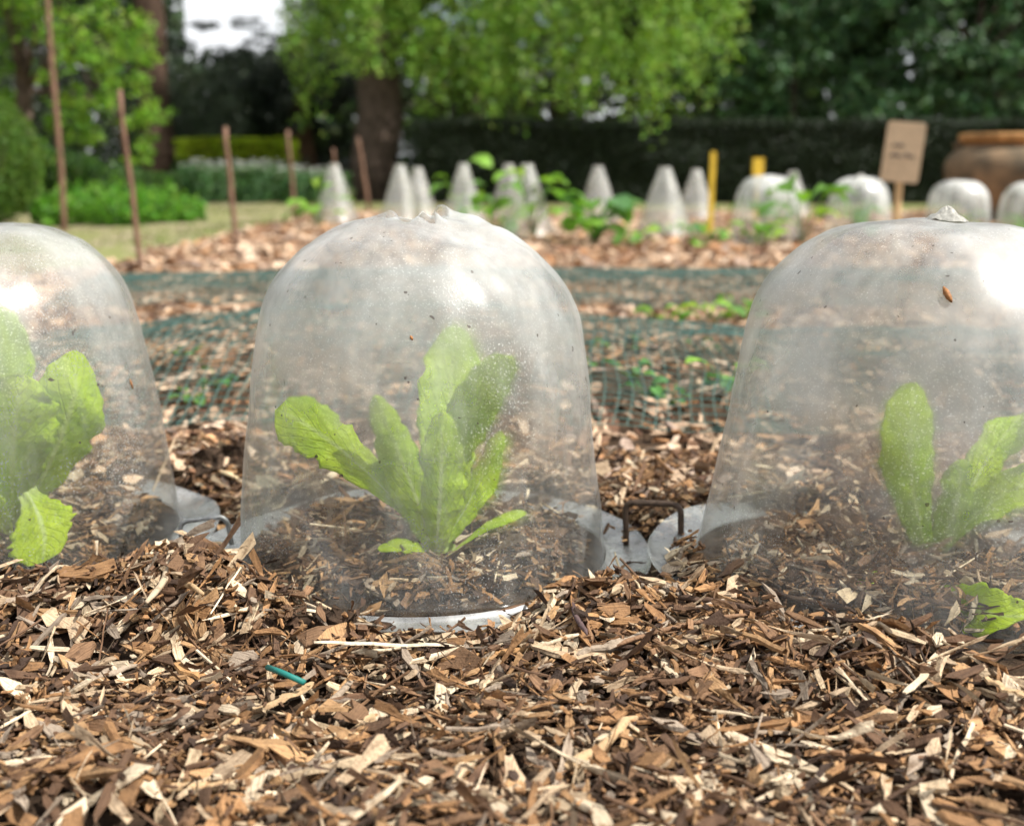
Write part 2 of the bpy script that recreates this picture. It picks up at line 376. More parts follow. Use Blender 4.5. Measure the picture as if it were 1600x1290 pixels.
def frames(n, yaw):                         # rotation matrices (m,3,3), columns = local axes
    n = n / np.linalg.norm(n, axis=1)[:, None]
    a = np.stack([np.cos(yaw), np.sin(yaw), np.zeros_like(yaw)], 1)
    a = a - n * (a * n).sum(1)[:, None]; a /= np.linalg.norm(a, axis=1)[:, None]
    return np.stack([a, np.cross(n, a), n], -1)
def allowed(x, y, half):
    ok = np.ones(len(x), bool); h = Hgt(x, y)
    for cx, cy_, cz in CL:
        r = np.hypot(x - cx, y - cy_)
        wall = (r > .150 - half - .010) & (r < .157 + half * .8)
        fl = (r >= .14) & (r < .197 + half * .6) & (h < .012 + cz)
        ok &= ~wall & ~(fl & (R.random(len(x)) < .985))
    return ok
def scatter(name, n, region, kinds, layers=.012, tilt=.35, dens=None, pal=None, label=None, coltone=1., zoff=0.):
    x, y = region(n); n = len(x); VV = []; FF = []; CC = []; UV = []; off = 0
    if dens is not None:
        k = R.random(n) < dens(x, y); x = x[k]; y = y[k]
    n = len(x); ks = list(kinds); pr = np.array([kinds[k][0] for k in ks], float); pr /= pr.sum(); which = R.choice(len(ks), n, p=pr); ti = R.integers(0, 14, n)
    for wi, k in enumerate(ks):
        _, (l0, l1), (a0, a1), th = kinds[k]
        for i in range(14):
            s = np.where((which == wi) & (ti == i))[0]
            if not len(s): continue
            Ln = np.exp(R.uniform(math.log(l0), math.log(l1), len(s))); Wd = Ln / R.uniform(a0, a1, len(s)); Th = R.uniform(.6, 1.3, len(s)) * th
            ok = allowed(x[s], y[s], Ln * .42); s = s[ok]; Ln = Ln[ok]; Wd = Wd[ok]; Th = Th[ok]; m = len(s)
            if not m: continue
            e = .004; gxx = (Hgt(x[s] + e, y[s]) - Hgt(x[s] - e, y[s])) / (2 * e); gyy = (Hgt(x[s], y[s] + e) - Hgt(x[s], y[s] - e)) / (2 * e)
            nn = np.stack([-gxx + R.normal(0, tilt, m), -gyy + R.normal(0, tilt, m), np.ones(m)], 1)
            Fm = frames(nn, R.uniform(0, 6.283, m))
            V, Fc = TPL[k][i]
            if k == 'twig': P = np.stack([V[None, :, 0] * Ln[:, None], V[None, :, 1] * Wd[:, None] * 10, V[None, :, 2] * Wd[:, None] * 10], -1)
            else: P = np.stack([V[None, :, 0] * Ln[:, None], V[None, :, 1] * Wd[:, None], V[None, :, 2] * Ln[:, None] * .35 + V[None, :, 3] * Th[:, None] * .5], -1)
            P = np.einsum('mij,mvj->mvi', Fm, P)
            zz = Hgt(x[s], y[s]) + zoff + R.random(m) * layers
            P += np.stack([x[s], y[s], zz], 1)[:, None]
            pl = PAL if pal is None else pal
            c = pl[R.integers(0, len(pl), m)] * R.uniform(.65, 1.2, (m, 1)) * coltone
            nv = len(V); VV.append(P.reshape(-1, 3)); CC.append(np.repeat(c, nv, 0))
            UV.append(np.stack([(V[None, :, 0] * Ln[:, None]) + R.random((m, 1)) * 9, (V[None, :, 1] * Wd[:, None]) + R.random((m, 1)) * 9], -1).reshape(-1, 2))
            q = np.array([f for f in Fc if len(f) == 4]); 
            FF.append((q[None] + (off + np.arange(m) * nv)[:, None, None]).reshape(-1, 4)); off += m * nv
    me = mesh(name, np.concatenate(VV), np.concatenate(FF), False, np.concatenate(CC), np.concatenate(UV))
    return obj(name, me, M_chip, ground, kind='stuff', label=label)
def wedge(y0, y1, w0=.10, k=.60, xmin=-99, xmax=99):
    def f(n):
        y = np.sqrt(R.uniform(y0 ** 2, y1 ** 2, n)); x = R.uniform(-1, 1, n) * (w0 + k * y); s = (x > xmin) & (x < xmax); return x[s], y[s]
    return f
def dens_near(x, y): 
    d = np.clip(1.0 + .95 * noise2(x * 18, y * 18, 11), .05, 1)
    for cx, cy_, cz in CL: d = np.where(np.hypot(x - cx, y - cy_) < .16, d * .85, d)
    return d
KN = {'flake': (3.6, (.004, .016), (1.2, 2.6), .0018), 'splinter': (4.2, (.008, .034), (3, 9), .0017), 'bark': (1.7, (.008, .028), (1.8, 4), .0020), 'twig': (1.0, (.012, .06), (12, 28), .0), 'fibre': (2.6, (.015, .06), (24, 55), .0006)}
PALN = PAL[[0, 1, 2, 3, 3, 4, 4, 5, 5, 5, 6, 7, 8, 2]]
scatter('mulch_crumbs', 34000, wedge(.36, 1.30, .12, .58), {'bit': (3, (.002, .008), (1.2, 3.5), .0018), 'fibre': (1, (.008, .025), (18, 40), .0005)}, .018, .6, dens_near, PALN[[3, 4, 5, 6, 7, 8, 9, 10, 10, 10]], 'fine crumbs and fibres between the wood chips')
scatter('mulch_chips', 40000, wedge(.36, 1.30, .12, .58), KN, .015, .42, dens_near, PALN, 'mass of mixed wood chips around the cloches', .82)
scatter('mulch_straws', 1500, wedge(.36, 1.25, .12, .58), {'fibre': (2, (.03, .09), (22, 48), .0010), 'twig': (1, (.03, .09), (26, 50), .0), 'splinter': (1, (.025, .06), (8, 16), .0014)}, .017, .20, None, PAL[[0, 1, 1, 7, 8, 5, 5]], 'long straws and strips lying on the mulch')
KM = {'flake': (5, (.010, .034), (1.1, 2.2), .0025), 'splinter': (2.2, (.02, .06), (3, 7), .0025), 'bark': (1, (.015, .04), (1.8, 3.5), .0025)}
PALM = PAL[[0, 0, 1, 8, 8, 2, 3, 4, 5, 7]] * np.array([1.04, .98, 1.02])
def net_thin(x, y): return np.where((y > 1.42) & (y < 1.95) & (x > -.7), .55, 1.) * np.clip(1 + .5 * noise2(x * 6, y * 6, 21), .3, 1)
scatter('mulch_chips', 27000, wedge(1.09, 3.6, .15, .56), KM, .016, .38, net_thin, PALM, 'tan wood chips spread over the bed behind the cloches')
KF = {'bit': (1, (.03, .07), (1.2, 3), .006)}
scatter('mulch_chips', 16000, wedge(3.5, 8.5, .2, .56, -1.35), KF, .02, .4, None, PALM, 'distant wood chips of the far beds')

def flank(y0, y1):
    def f(n):
        y = np.sqrt(R.uniform(y0 ** 2, y1 ** 2, n)); x = R.uniform(-1, 1, n) * (.5 + .95 * y); s = (np.abs(x) > .11 + .55 * y) & (x > -1.3 - 9 * (y < 3.2)); return x[s], y[s]
    return f
scatter('mulch_chips', 16000, flank(.15, 1.5), {'bit': (1, (.008, .03), (1.4, 5), .002)}, .014, .4, None, PALN, 'wood chips at the sides of the front bed', .8)
scatter('mulch_chips', 18000, flank(1.5, 8.5), {'bit': (1, (.02, .06), (1.2, 3), .005)}, .02, .4, None, PALM, 'wood chips at the sides of the far beds')

# the chips that show largest: one object each
HK = ['flake'] * 24 + ['splinter'] * 22 + ['bark'] * 14
hero_me = []
for i, k in enumerate(HK):
    r = np.random.default_rng(900 + i)
    Ln = {'flake': r.uniform(.013, .024), 'splinter': r.uniform(.024, .048), 'bark': r.uniform(.02, .038)}[k]
    asp = {'flake': r.uniform(1.3, 2.4), 'splinter': r.uniform(4, 9), 'bark': r.uniform(1.9, 3.6)}[k]
    V, Fc = shape(k, i % 14, Ln, Ln / asp, r.uniform(.0016, .0034))
    c = PAL[[0, 8, 3, 2, 3, 7, 1, 4][i % 8]] * r.uniform(.6, 1.0)
    me = mesh('wood_chip', V, [tuple(f) for f in Fc], False, np.tile(c, (len(V), 1)), V[:, :2] + i); me.materials.append(M_chip); hero_me.append(me)
cnt = 0; tries = 0
while cnt < 285 and tries < 9000:
    tries += 1
    y = math.sqrt(random.uniform(.46 ** 2, 1.0 ** 2)); x = random.uniform(-1, 1) * (.06 + .47 * y)
    if cnt < 200 and y > .85: continue
    if not allowed(np.array([x]), np.array([y]), .02)[0]: continue
    if min(math.hypot(x - c[0], y - c[1]) for c in CL) < .15: continue
    me = hero_me[(cnt * 7) % 60]; e = .006
    n = np.array([[-(Hgt(x + e, y) - Hgt(x - e, y)) / (2 * e) + random.gauss(0, .28), -(Hgt(x, y + e) - Hgt(x, y - e)) / (2 * e) + random.gauss(0, .28), 1]])
    Mx = Matrix(frames(n, np.array([random.uniform(0, 6.28)]))[0].tolist())
    s = random.uniform(.75, 1.15)
    obj('wood_chip', me, None, ground, (x, y, float(Hgt(x, y)) + random.uniform(.008, .015)), Mx.to_euler(), (s, s * random.uniform(.8, 1.2), s)); cnt += 1

# long pieces laid out as in the photograph: (name, pixel start, pixel end, height above the ground, width px, colour, bend)
def lying(name, p0, p1, lift, wpx, col, bend=.0, kind='stick', lift2=None):
    a = gnd(*p0); b_ = gnd(*p1)
    for _i in range(3):
        a = gnd(*p0, float(Hgt(a[0], a[1])) + lift); b_ = gnd(*p1, float(Hgt(b_[0], b_[1])) + (lift if lift2 is None else lift2))
    w = wpx / F * a[1]; n = 9; t = np.linspace(0, 1, n)[:, None]
    P = a + (b_ - a) * t; d = (b_ - a) / np.linalg.norm(b_ - a); s = np.cross(d, [0, 0, 1.])
    r = np.random.default_rng(int(p0[0] * 7 + p0[1]))
    P = P + s * (bend * np.sin(np.pi * t) * np.linalg.norm(b_ - a) + r.normal(0, w * .16, (n, 1)))
    lo = Hgt(P[:, 0], P[:, 1]) + lift * .6; P[:, 2] = np.maximum(P[:, 2], lo) + r.normal(0, w * .08, n)
    o = empty(name) if False else None
    rad = w * .5 * r.uniform(.8, 1.1, n); rad[0] *= .6; rad[-1] *= .45
    if kind == 'stick': V, Fc = tube(P, rad, 7)
    else:
        up_ = np.cross(s, d); V = []; Fc = []
        for i in range(n):
            V += [P[i] - s * rad[i], P[i] + s * rad[i], P[i] + s * rad[i] * .8 + up_ * w * .22, P[i] - s * rad[i] * .9 + up_ * w * .18]
        for i in range(n - 1):
            for j in range(4): Fc.append((i * 4 + j, i * 4 + (j + 1) % 4, i * 4 + 4 + (j + 1) % 4, i * 4 + 4 + j))
        Fc += [(3, 2, 1, 0), tuple((n - 1) * 4 + j for j in range(4))]
    V = np.asarray(V); c = V.mean(0)
    obj(name, mesh(name, V - c, [tuple(f) for f in Fc], kind == 'stick', np.tile(col, (len(V), 1)) * r.uniform(.85, 1.1, (len(V), 1))), M_chip, ground, tuple(c))
PALE = (.66, .55, .40); TAN = (.50, .35, .20); BRN = (.24, .14, .08); DRK = (.10, .06, .04); ORG = (.44, .25, .11); GRY = (.36, .29, .22)
for a in [('twig', (0, 920), (225, 884), .016, 16, TAN, .02), ('twig', (150, 895), (256, 908), .020, 9, PALE, .01), ('twig', (300, 868), (228, 938), .024, 11, (.52, .42, .30), .0),
          ('twig', (215, 866), (318, 926), .016, 10, TAN, .02), ('twig', (300, 895), (372, 862), .012, 20, DRK, .0), ('twig', (78, 1085), (215, 1040), .014, 13, GRY, -.05),
          ('splinter', (490, 1003), (722, 1008), .014, 10, (.72, .62, .47), .01), ('twig', (585, 997), (668, 984), .010, 12, TAN, .0), ('twig', (690, 1030), (830, 1012), .012, 11, ORG, .03),
          ('bark_strip', (272, 1040), (360, 1120), .014, 22, ORG, -.08), ('bark_strip', (362, 1115), (330, 1190), .012, 20, TAN, -.12), ('splinter', (470, 1085), (510, 1165), .014, 7, PALE, .0),
          ('bark_strip', (400, 1110), (490, 1068), .015, 18, TAN, .05), ('twig', (440, 1145), (555, 1062), .012, 14, GRY, .05), ('twig', (470, 1172), (630, 1200), .012, 14, ORG, -.06),
          ('splinter', (525, 1165), (585, 1120), .016, 22, (.60, .43, .25), .0), ('twig', (640, 1010), (560, 1020), .012, 6, PALE, .0), ('splinter', (922, 912), (1000, 942), .016, 6, (.78, .72, .62), .0),
          ('twig', (960, 862), (1006, 940), .030, 4, (.52, .42, .28), .03, 'stick', .012), ('twig', (895, 940), (918, 992), .022, 9, (.12, .08, .08), .04), ('twig', (910, 965), (985, 950), .016, 13, ORG, .0),
          ('bark_strip', (1045, 1012), (1170, 984), .014, 22, TAN, -.03), ('bark_strip', (900, 1022), (1052, 968), .015, 20, GRY, .08), ('twig', (955, 1010), (1165, 960), .018, 9, BRN, -.06),
          ('splinter', (1260, 992), (1393, 1006), .018, 9, (.66, .50, .32), .0), ('splinter', (1425, 995), (1555, 1032), .014, 14, BRN, .0), ('splinter', (1412, 1082), (1462, 1020), .016, 13, PALE, .06),
          ('bark_strip', (1310, 1042), (1360, 1100), .015, 15, PALE, .05), ('bark_strip', (1500, 1120), (1580, 1185), .014, 42, (.50, .30, .15), .0), ('twig', (880, 1200), (990, 1120), .014, 22, TAN, .05),
          ('splinter', (1250, 1160), (1330, 1185), .014, 14, PALE, -.06), ('splinter', (1020, 1080), (1090, 1095), .014, 8, TAN, .0), ('twig', (830, 1012), (905, 990), .012, 8, PALE, .0),
          ('splinter', (300, 680), (380, 725), .012, 18, (.70, .56, .34), .0), ('splinter', (312, 700), (372, 748), .010, 12, (.66, .52, .32), .05), ('twig', (1200, 925), (1330, 950), .018, 8, DRK, .03),
          ('twig', (1060, 935), (1180, 950), .018, 12, DRK, -.03), ('twig', (1230, 990), (1000, 1010), .016, 7, BRN, .03), ('bark_strip', (1540, 1060), (1600, 1090), .014, 18, TAN, .0),
          ('twig', (180, 1235), (420, 1215), .012, 16, TAN, .03), ('bark_strip', (700, 1225), (830, 1260), .012, 26, GRY, .05), ('twig', (1080, 1250), (1290, 1225), .012, 16, BRN, -.03), ('bark_strip', (60, 1190), (170, 1160), .013, 22, ORG, .04)]:
    kk = 'flat' if a[0] != 'twig' else 'stick'
    lying(a[0], a[1], a[2], a[3] * .75, a[4], a[5], a[6], kk, None if len(a) < 9 else a[8])
o = gnd(450, 1050); V, Fc = tube([gnd(418, 1042, .015), gnd(440, 1050, .018), gnd(476, 1066, .014)], .0019, 7)
obj('cord_scrap', mesh('cord_scrap', V, Fc, True), M_cord, label='short teal plastic cord scrap lying on the foreground wood chips', cat='cord')
# soil clods
for i, (px, py, s) in enumerate([(190, 1042, 30), (405, 1175, 40), (130, 1105, 28), (385, 1035, 24), (520, 1008, 30), (1340, 1130, 26), (1590, 1150, 30), (590, 990, 18), (280, 960, 22), (350, 745, 46), (1000, 915, 26), (840, 1240, 40)]):
    g = gnd(px, py); r = s / F * g[1]; rr = np.random.default_rng(i); th = np.linspace(0, np.pi, 8); ph = np.arange(12) * 2 * np.pi / 12
    V = []; Fc = []
    for a in th:
        for b_ in ph:
            k = r * (1 + rr.normal(0, .22)); V.append((k * math.sin(a) * math.cos(b_) * 1.2, k * math.sin(a) * math.sin(b_), k * .55 * math.cos(a)))
    for a in range(7):
        for b_ in range(12): Fc.append((a * 12 + b_, (a + 1) * 12 + b_, (a + 1) * 12 + (b_ + 1) % 12, a * 12 + (b_ + 1) % 12))
    obj('soil_clod', mesh('soil_clod', V, Fc, False), M_clod, ground, (g[0], g[1], float(Hgt(g[0], g[1])) + r * .25))

# ------------------------------------------------------------------ cloches
PROF = np.array([(0.0, .2842), (.015, .2841), (.03, .2835), (.048, .2812), (.065, .277), (.08, .2712), (.09, .2657), (.0995, .258), (.1075, .2497), (.1155, .239), (.1215, .2285), (.1262, .2155), (.130, .20), (.1375, .15), (.144, .09), (.149, .04), (.1515, .016), (.1525, .010)])
def resample(P, n):
    d = np.r_[0, np.cumsum(np.hypot(*np.diff(P, axis=0).T))]; t = np.linspace(0, d[-1], n)
    q = np.stack([np.interp(t, d, P[:, 0]), np.interp(t, d, P[:, 1])], 1)
    for _i in range(3): q[1:-1] = .25 * q[:-2] + .5 * q[1:-1] + .25 * q[2:]
    return q
def lathe_shell(P, seg, fn, th, r0=None):          # thin closed shell of revolution, fn(r, z, theta) -> dr, dz
    th_ = np.arange(seg) * 2 * np.pi / seg; n = len(P); OUT = []
    T = np.gradient(P, axis=0); T /= np.linalg.norm(T, axis=1)[:, None] + 1e-9; Nn = np.stack([-T[:, 1], T[:, 0]], 1)   # outward: see sign below
    if Nn[n // 2, 0] < 0 or (abs(Nn[n // 2, 0]) < 1e-3 and Nn[n // 2, 1] < 0): Nn = -Nn
    for side in (0, 1):
        Q = P - Nn * th * side
        r = np.repeat(Q[:, :1], seg, 1); z = np.repeat(Q[:, 1:], seg, 1); t = np.repeat(th_[None], n, 0)
        if r0 is not None:
            a = r0(th_)[None]; r = np.maximum(r, 0); k = np.clip((.07 - r) / .07, 0, 1); r = r + a * k * k
        dr, dz = fn(r, z, t); r = np.maximum(r + dr, 1e-5); z = z + dz
        OUT.append(np.stack([r * np.cos(t), r * np.sin(t), z], -1))
    V = np.concatenate([OUT[0].reshape(-1, 3), OUT[1].reshape(-1, 3)]); m = n * seg; Fc = []
    i = np.arange(n - 1)[:, None] * seg; j = np.arange(seg)[None]; k = (j + 1) % seg
    q = np.stack([i + j, i + seg + j, i + seg + k, i + k], -1).reshape(-1, 4)
    j0 = np.arange(seg); k0 = (j0 + 1) % seg; e = (n - 1) * seg
    rims = [np.stack([e + j0, m + e + j0, m + e + k0, e + k0], -1)]
    if r0 is not None: rims.append(np.stack([j0, k0, m + k0, m + j0], -1))
    lathe_shell.nin = (len(q), len(q)); return V, np.concatenate([q, q[:, ::-1] + m] + rims)
def two_face(me):                                    # outer faces carry the dust and painted sky sheen, inner faces are clean
    a, b_ = lathe_shell.nin; mi = np.zeros(len(me.polygons), np.int32); mi[a:a + b_] = 1; me.materials.append(None); me.materials.append(M_inner); me.polygons.foreach_set('material_index', mi); return me
def dome_obj(me, mat, e):
    o = obj('dome', me, None, e); o.material_slots[0].link = 'OBJECT'; o.material_slots[0].material = mat; return o
def dentfn(seed, amp=.0022, top=.003, side=None):
    def f(r, z, t):
        x = np.cos(t); y = np.sin(t)
        k = np.clip((z - .20) / .07, 0, 1)
        dr = amp * noise2(x * 2 + z * 14, y * 2 - z * 9, seed) * np.clip(r / .1, 0, 1) + .0007 * noise2(x * 9 + z * 40, y * 9, seed + 1)
        dz = top * k * noise2(r * x * 26, r * y * 26, seed + 2) + .0008 * k * noise2(r * x * 90, r * y * 90, seed + 3)
        if side is not None: dr = dr - .005 * np.exp(-(np.angle(np.exp(1j * (t - side))) / .9) ** 2) * np.clip((z - .205) / .045, 0, 1) * np.clip(r / .08, 0, 1)
        return dr, dz
    return f
def make_dome(seed, torn=False, seg=144, rows=84, top=.003, side=None):
    base = dentfn(seed, top=top, side=side)
    if not torn: return two_face(mesh('dome', *lathe_shell(resample(PROF, rows), seg, base, .0009), True))
    P = resample(PROF, rows); P = P[P[:, 0] > .010]
    rr = np.random.default_rng(5); jag = np.interp(np.arange(seg) / seg * 26, np.arange(27), np.r_[rr.uniform(0, 1, 26), 0]); lift = np.interp(np.arange(seg) / seg * 17, np.arange(18), np.r_[rr.uniform(0, 1, 17) ** 2, .3])
    def fn(r, z, t):
        dr, dz = base(r, z, t); j = np.round(t / (2 * np.pi) * seg).astype(int) % seg
        dz = dz + np.exp(-np.clip(r - .022, 0, 1) / .010) * (.014 * lift[j] - .0015)
        # a crease running from the torn hole to the right shoulder, a flattened facet in front of it
        x = r * np.cos(t); y = r * np.sin(t); dz = dz - .006 * np.exp(-((x - .055) / .04) ** 2 - ((y + .045) / .035) ** 2) + .0025 * np.exp(-((y + .012 + .25 * (x - .02)) / .006) ** 2) * np.clip(x / .02, 0, 1) * np.clip((.11 - x) / .03, 0, 1)
        return dr, dz
    return two_face(mesh('dome', *lathe_shell(P, seg, fn, .0009, lambda th: .006 + .016 * jag), True))
def make_flange(seed):
    P = resample(np.array([(.1530, .0095), (.1545, .0065), (.158, .0045), (.165, .0040), (.178, .0042), (.188, .0050), (.1905, .0068)]), 26)
    def fn(r, z, t):
        k = np.clip((r - .156) / .03, 0, 1); return .002 * k * noise2(np.cos(t) * 2, np.sin(t) * 2, seed), k * .0036 * (1 + noise2(np.cos(t) * 3, np.sin(t) * 3, seed + 1)) 
    return mesh('flange', *lathe_shell(P, 144, fn, .0009), True)
def knob_me(seed):
    P = np.array([(0, .0055), (.003, .0052), (.006, .004), (.009, .0022), (.0135, .0008), (.017, -.001)]); seg = 24; th = np.arange(seg) * 2 * np.pi / seg; r = np.random.default_rng(seed); V = []; Fc = []
    kk = 1 + .10 * np.interp(np.arange(seg), np.arange(0, seg + 1, 4), np.r_[r.normal(0, 1, 6), 0])
    for a, z in P:
        for t, k in zip(th, kk): V.append((max(a, .0004) * k * math.cos(t), max(a, .0004) * k * math.sin(t), z + r.normal(0, .00035)))
    for i in range(len(P) - 1):
        for j in range(seg): Fc.append((i * seg + j, (i + 1) * seg + j, (i + 1) * seg + (j + 1) % seg, i * seg + (j + 1) % seg))
    return mesh('top_knob', V, Fc, True)
DOME = [make_dome(40), make_dome(50, True, side=0.), make_dome(60, side=2.04)]; FL = [make_flange(70), make_flange(80), make_flange(90)]
CLAB = ['clear bell cloche cut off by the left picture edge over a lettuce', 'central bell cloche with torn open top over a lettuce', 'bell cloche with whitish knob, right of the brown wire peg']
TILT = [(0, 0), (0, 0), (0, math.radians(3.4))]
cloches = []
for i, (cx, cy_, cz) in enumerate(CL):
    e = empty('bell_cloche', (cx, cy_, cz), label=CLAB[i], cat='cloche', group='bell cloches in the front row'); e.rotation_mode = 'ZYX'; e.rotation_euler = (0, 0, 0); e.rotation_mode = 'QUATERNION'; e.rotation_quaternion = (Matrix.Rotation(TILT[i][1], 3, 'Y') @ Matrix.Rotation([.5, 0, 1.1][i], 3, 'Z')).to_quaternion()
    if i == 2: e.scale = (1.035, 1.035, 1)
    dome_obj(DOME[i], [M_clear, M_dome, M_dome][i], e); obj('flange', FL[i], M_fl, e)
    if i != 1: obj('top_knob', knob_me(i), M_knob, e, (0, 0, .2842 if i else .2835), None, (.8, .8, 1.5))
    cloches.append(e)
bpy.context.view_layer.update()

# ------------------------------------------------------------------ lettuces
def leaf_mesh(base, mid, tip, half, side, seed, cup=.25, ruff=.10, peti=.25, wmax=.62, tipx=2.3, clampc=None, nu=30, nv=13, name='leaf'):
    r = np.random.default_rng(seed); u = np.linspace(0, 1, nu)[:, None]
    base, mid, tip = map(np.asarray, (base, mid, tip)); ctrl = 2 * mid - .5 * (base + tip)
    C_ = (1 - u) ** 2 * base + 2 * u * (1 - u) * ctrl + u * u * tip
    T = np.gradient(C_, axis=0); T /= np.linalg.norm(T, axis=1)[:, None]
    S = np.asarray(side, float)[None] - T * (T @ np.asarray(side, float))[:, None]; S /= np.linalg.norm(S, axis=1)[:, None]
    Nn = np.cross(T, S)
    uu = u[:, 0]; w = np.where(uu < wmax, peti * .5 + (1 - peti * .5) * np.sin(np.clip(uu / wmax, 0, 1) * np.pi / 2) ** 2, np.sqrt(np.clip(1 - ((uu - wmax) / (1 - wmax)) ** tipx, 0, 1)))
    w = np.maximum(w, .02) * half
    v = np.linspace(-1, 1, nv); V = []
    ph = r.uniform(0, 6.28, 4)
    jag = 1 + .05 * np.sin(uu * 46 + ph[3]) + .04 * r.normal(0, 1, nu)
    for i in range(nu):
        for s in v:
            a = abs(s); wav = ruff * half * a ** 2 * (math.sin(uu[i] * 17 + ph[0 if s < 0 else 1]) + .5 * math.sin(uu[i] * 34 + ph[2])) * min(1, uu[i] * 2.5) + .025 * half * noise2(uu[i] * 9, s * 4, seed)
            V.append(C_[i] + S[i] * (s * w[i] * (1 + (jag[i] - 1) * a) * (1 - cup * .3 * a)) + Nn[i] * (cup * a ** 1.6 * w[i] + wav))
    V = np.array(V)
    if clampc is not None:                          # keep the leaf inside its dome
        z = np.clip(V[:, 2] - clampc[2], 0, .28); lim = np.interp(z, PROF[::-1, 1], PROF[::-1, 0]) - .007
        d = V[:, :2] - np.array(clampc[:2]); rad = np.hypot(*d.T); k = np.minimum(1, np.maximum(lim, .01) / np.maximum(rad, 1e-6)); V[:, :2] = np.array(clampc[:2]) + d * k[:, None]
    Fc = np.array([(i * nv + j, i * nv + j + 1, (i + 1) * nv + j + 1, (i + 1) * nv + j) for i in range(nu - 1) for j in range(nv - 1)])
    uv = np.stack([np.repeat(uu, nv), np.tile(v, nu)], 1); return V, Fc, uv
def lettuce(name, label, base, leaves, ci, mat=None):
    B = at(*base); e = empty(name, tuple(B), label=label, cat='lettuce', group='lettuces under the front cloches')
    for k, (m_, t_, half, side, cup, ruff, peti, *b0) in enumerate(leaves):
        m = at(*m_); B0 = at(*b0[0]) if b0 and b0[0] else B; sh = b0[1] if len(b0) > 1 else (.62, 2.3); t = at(*t_); hw = half / F * m[1]
        V, Fc, uv = leaf_mesh(B0 + np.array([.006 * math.cos(k * 2.4), .006 * math.sin(k * 2.4), 0]), m, t, hw, side, ci * 50 + k, cup, ruff, peti, sh[0], sh[1], clampc=CL[ci], nu=40, nv=17)
        o = obj('leaf', mesh('leaf', V - B, Fc, True, None, uv), M_lettuce, e)
        md = o.modifiers.new('thickness', 'SOLIDIFY'); md.thickness = .0006; md.offset = 0
    return e
fr_ = (1, .15, 0)
lettuce('lettuce_plant', 'young lettuce under the torn central cloche', (685, 872, .89), [
    ((700, 690, .93), (712, 508, .97), 50, (1, .2, 0), -.15, .12, .5), ((716, 690, .90), (800, 556, .865), 42, (.8, .1, -.55), .25, .16, .5, None, (.7, 1.5)),
    ((636, 740, .86), (586, 618, .84), 42, (1, .45, .2), .35, .08, .7, None, (.45, 1.15)), ((556, 722, .86), (432, 640, .862), 46, (.45, .5, .85), .1, .06, .06, None, (.8, 3.0)),
    ((738, 775, .905), (782, 672, .93), 28, (1, -.5, 0), .25, .14, .5, None, (.6, 1.6)), ((758, 826, .905), (822, 800, .93), 11, (.2, .9, .4), .1, .1, .25, None, (.75, 2.)),
    ((640, 852, .865), (590, 858, .85), 15, (.1, .95, .3), .1, .1, .3), ((688, 770, .865), (692, 640, .875), 48, (1, .1, 0), .4, .16, .7, None, (.5, 1.5))], 1)
lettuce('lettuce_plant', 'broad leaved lettuce pressed against the leftmost cloche', (15, 850, .965), [
    ((5, 650, .98), (0, 478, 1.0), 52, (1, .1, 0), .1, .08, .6), ((92, 690, .93), (128, 548, .925), 62, (.9, .3, .25), .12, .04, .35),
    ((66, 822, .893), (74, 886, .872), 60, (1, -.05, .1), -.06, .04, .5, (45, 765, .925)), ((20, 700, .91), (38, 585, .90), 66, (1, .2, 0), .25, .14, .6),
    ((-80, 690, .92), (-150, 590, .93), 60, (.9, -.3, -.2), .15, .1, .4), ((-40, 790, .89), (-90, 850, .88), 55, (1, .2, .1), .15, .1, .3)], 0)
lettuce('lettuce_plant', 'narrow upright lettuce under the cloche with the whitish knob', (1448, 905, .872), [
    ((1424, 740, .845), (1432, 598, .855), 48, (1, .1, 0), .25, .07, .55), ((1490, 800, .84), (1497, 718, .83), 34, (1, .3, 0), .2, .1, .5),
    ((1535, 730, .88), (1625, 625, .90), 34, (.75, .2, .6), .2, .1, .4), ((1550, 785, .85), (1680, 735, .86), 34, (.3, .3, .85), .3, .1, .3),
    ((1512, 950, .762), (1618, 962, .734), 46, (.1, .85, .45), .15, .10, .12), ((1398, 900, .83), (1340, 915, .80), 15, (.2, .9, .3), .1, .1, .4)], 2)
# snail on the low leaf, weed and husk by the right-hand cloche
s_ = at(1587, 982, .730); V, Fc = tube([s_ + np.array([0, 0, -.0035]), s_ + np.array([0, -.001, -.002]), s_, s_ + np.array([0, 0, .002]), s_ + np.array([.0005, 0, .004])], [.001, .0026, .0032, .0025, .0008], 10)
obj('snail', mesh('snail', V, Fc, True), M_husk, label='tiny brown snail on the lowest lettuce leaf at the right edge', cat='snail')

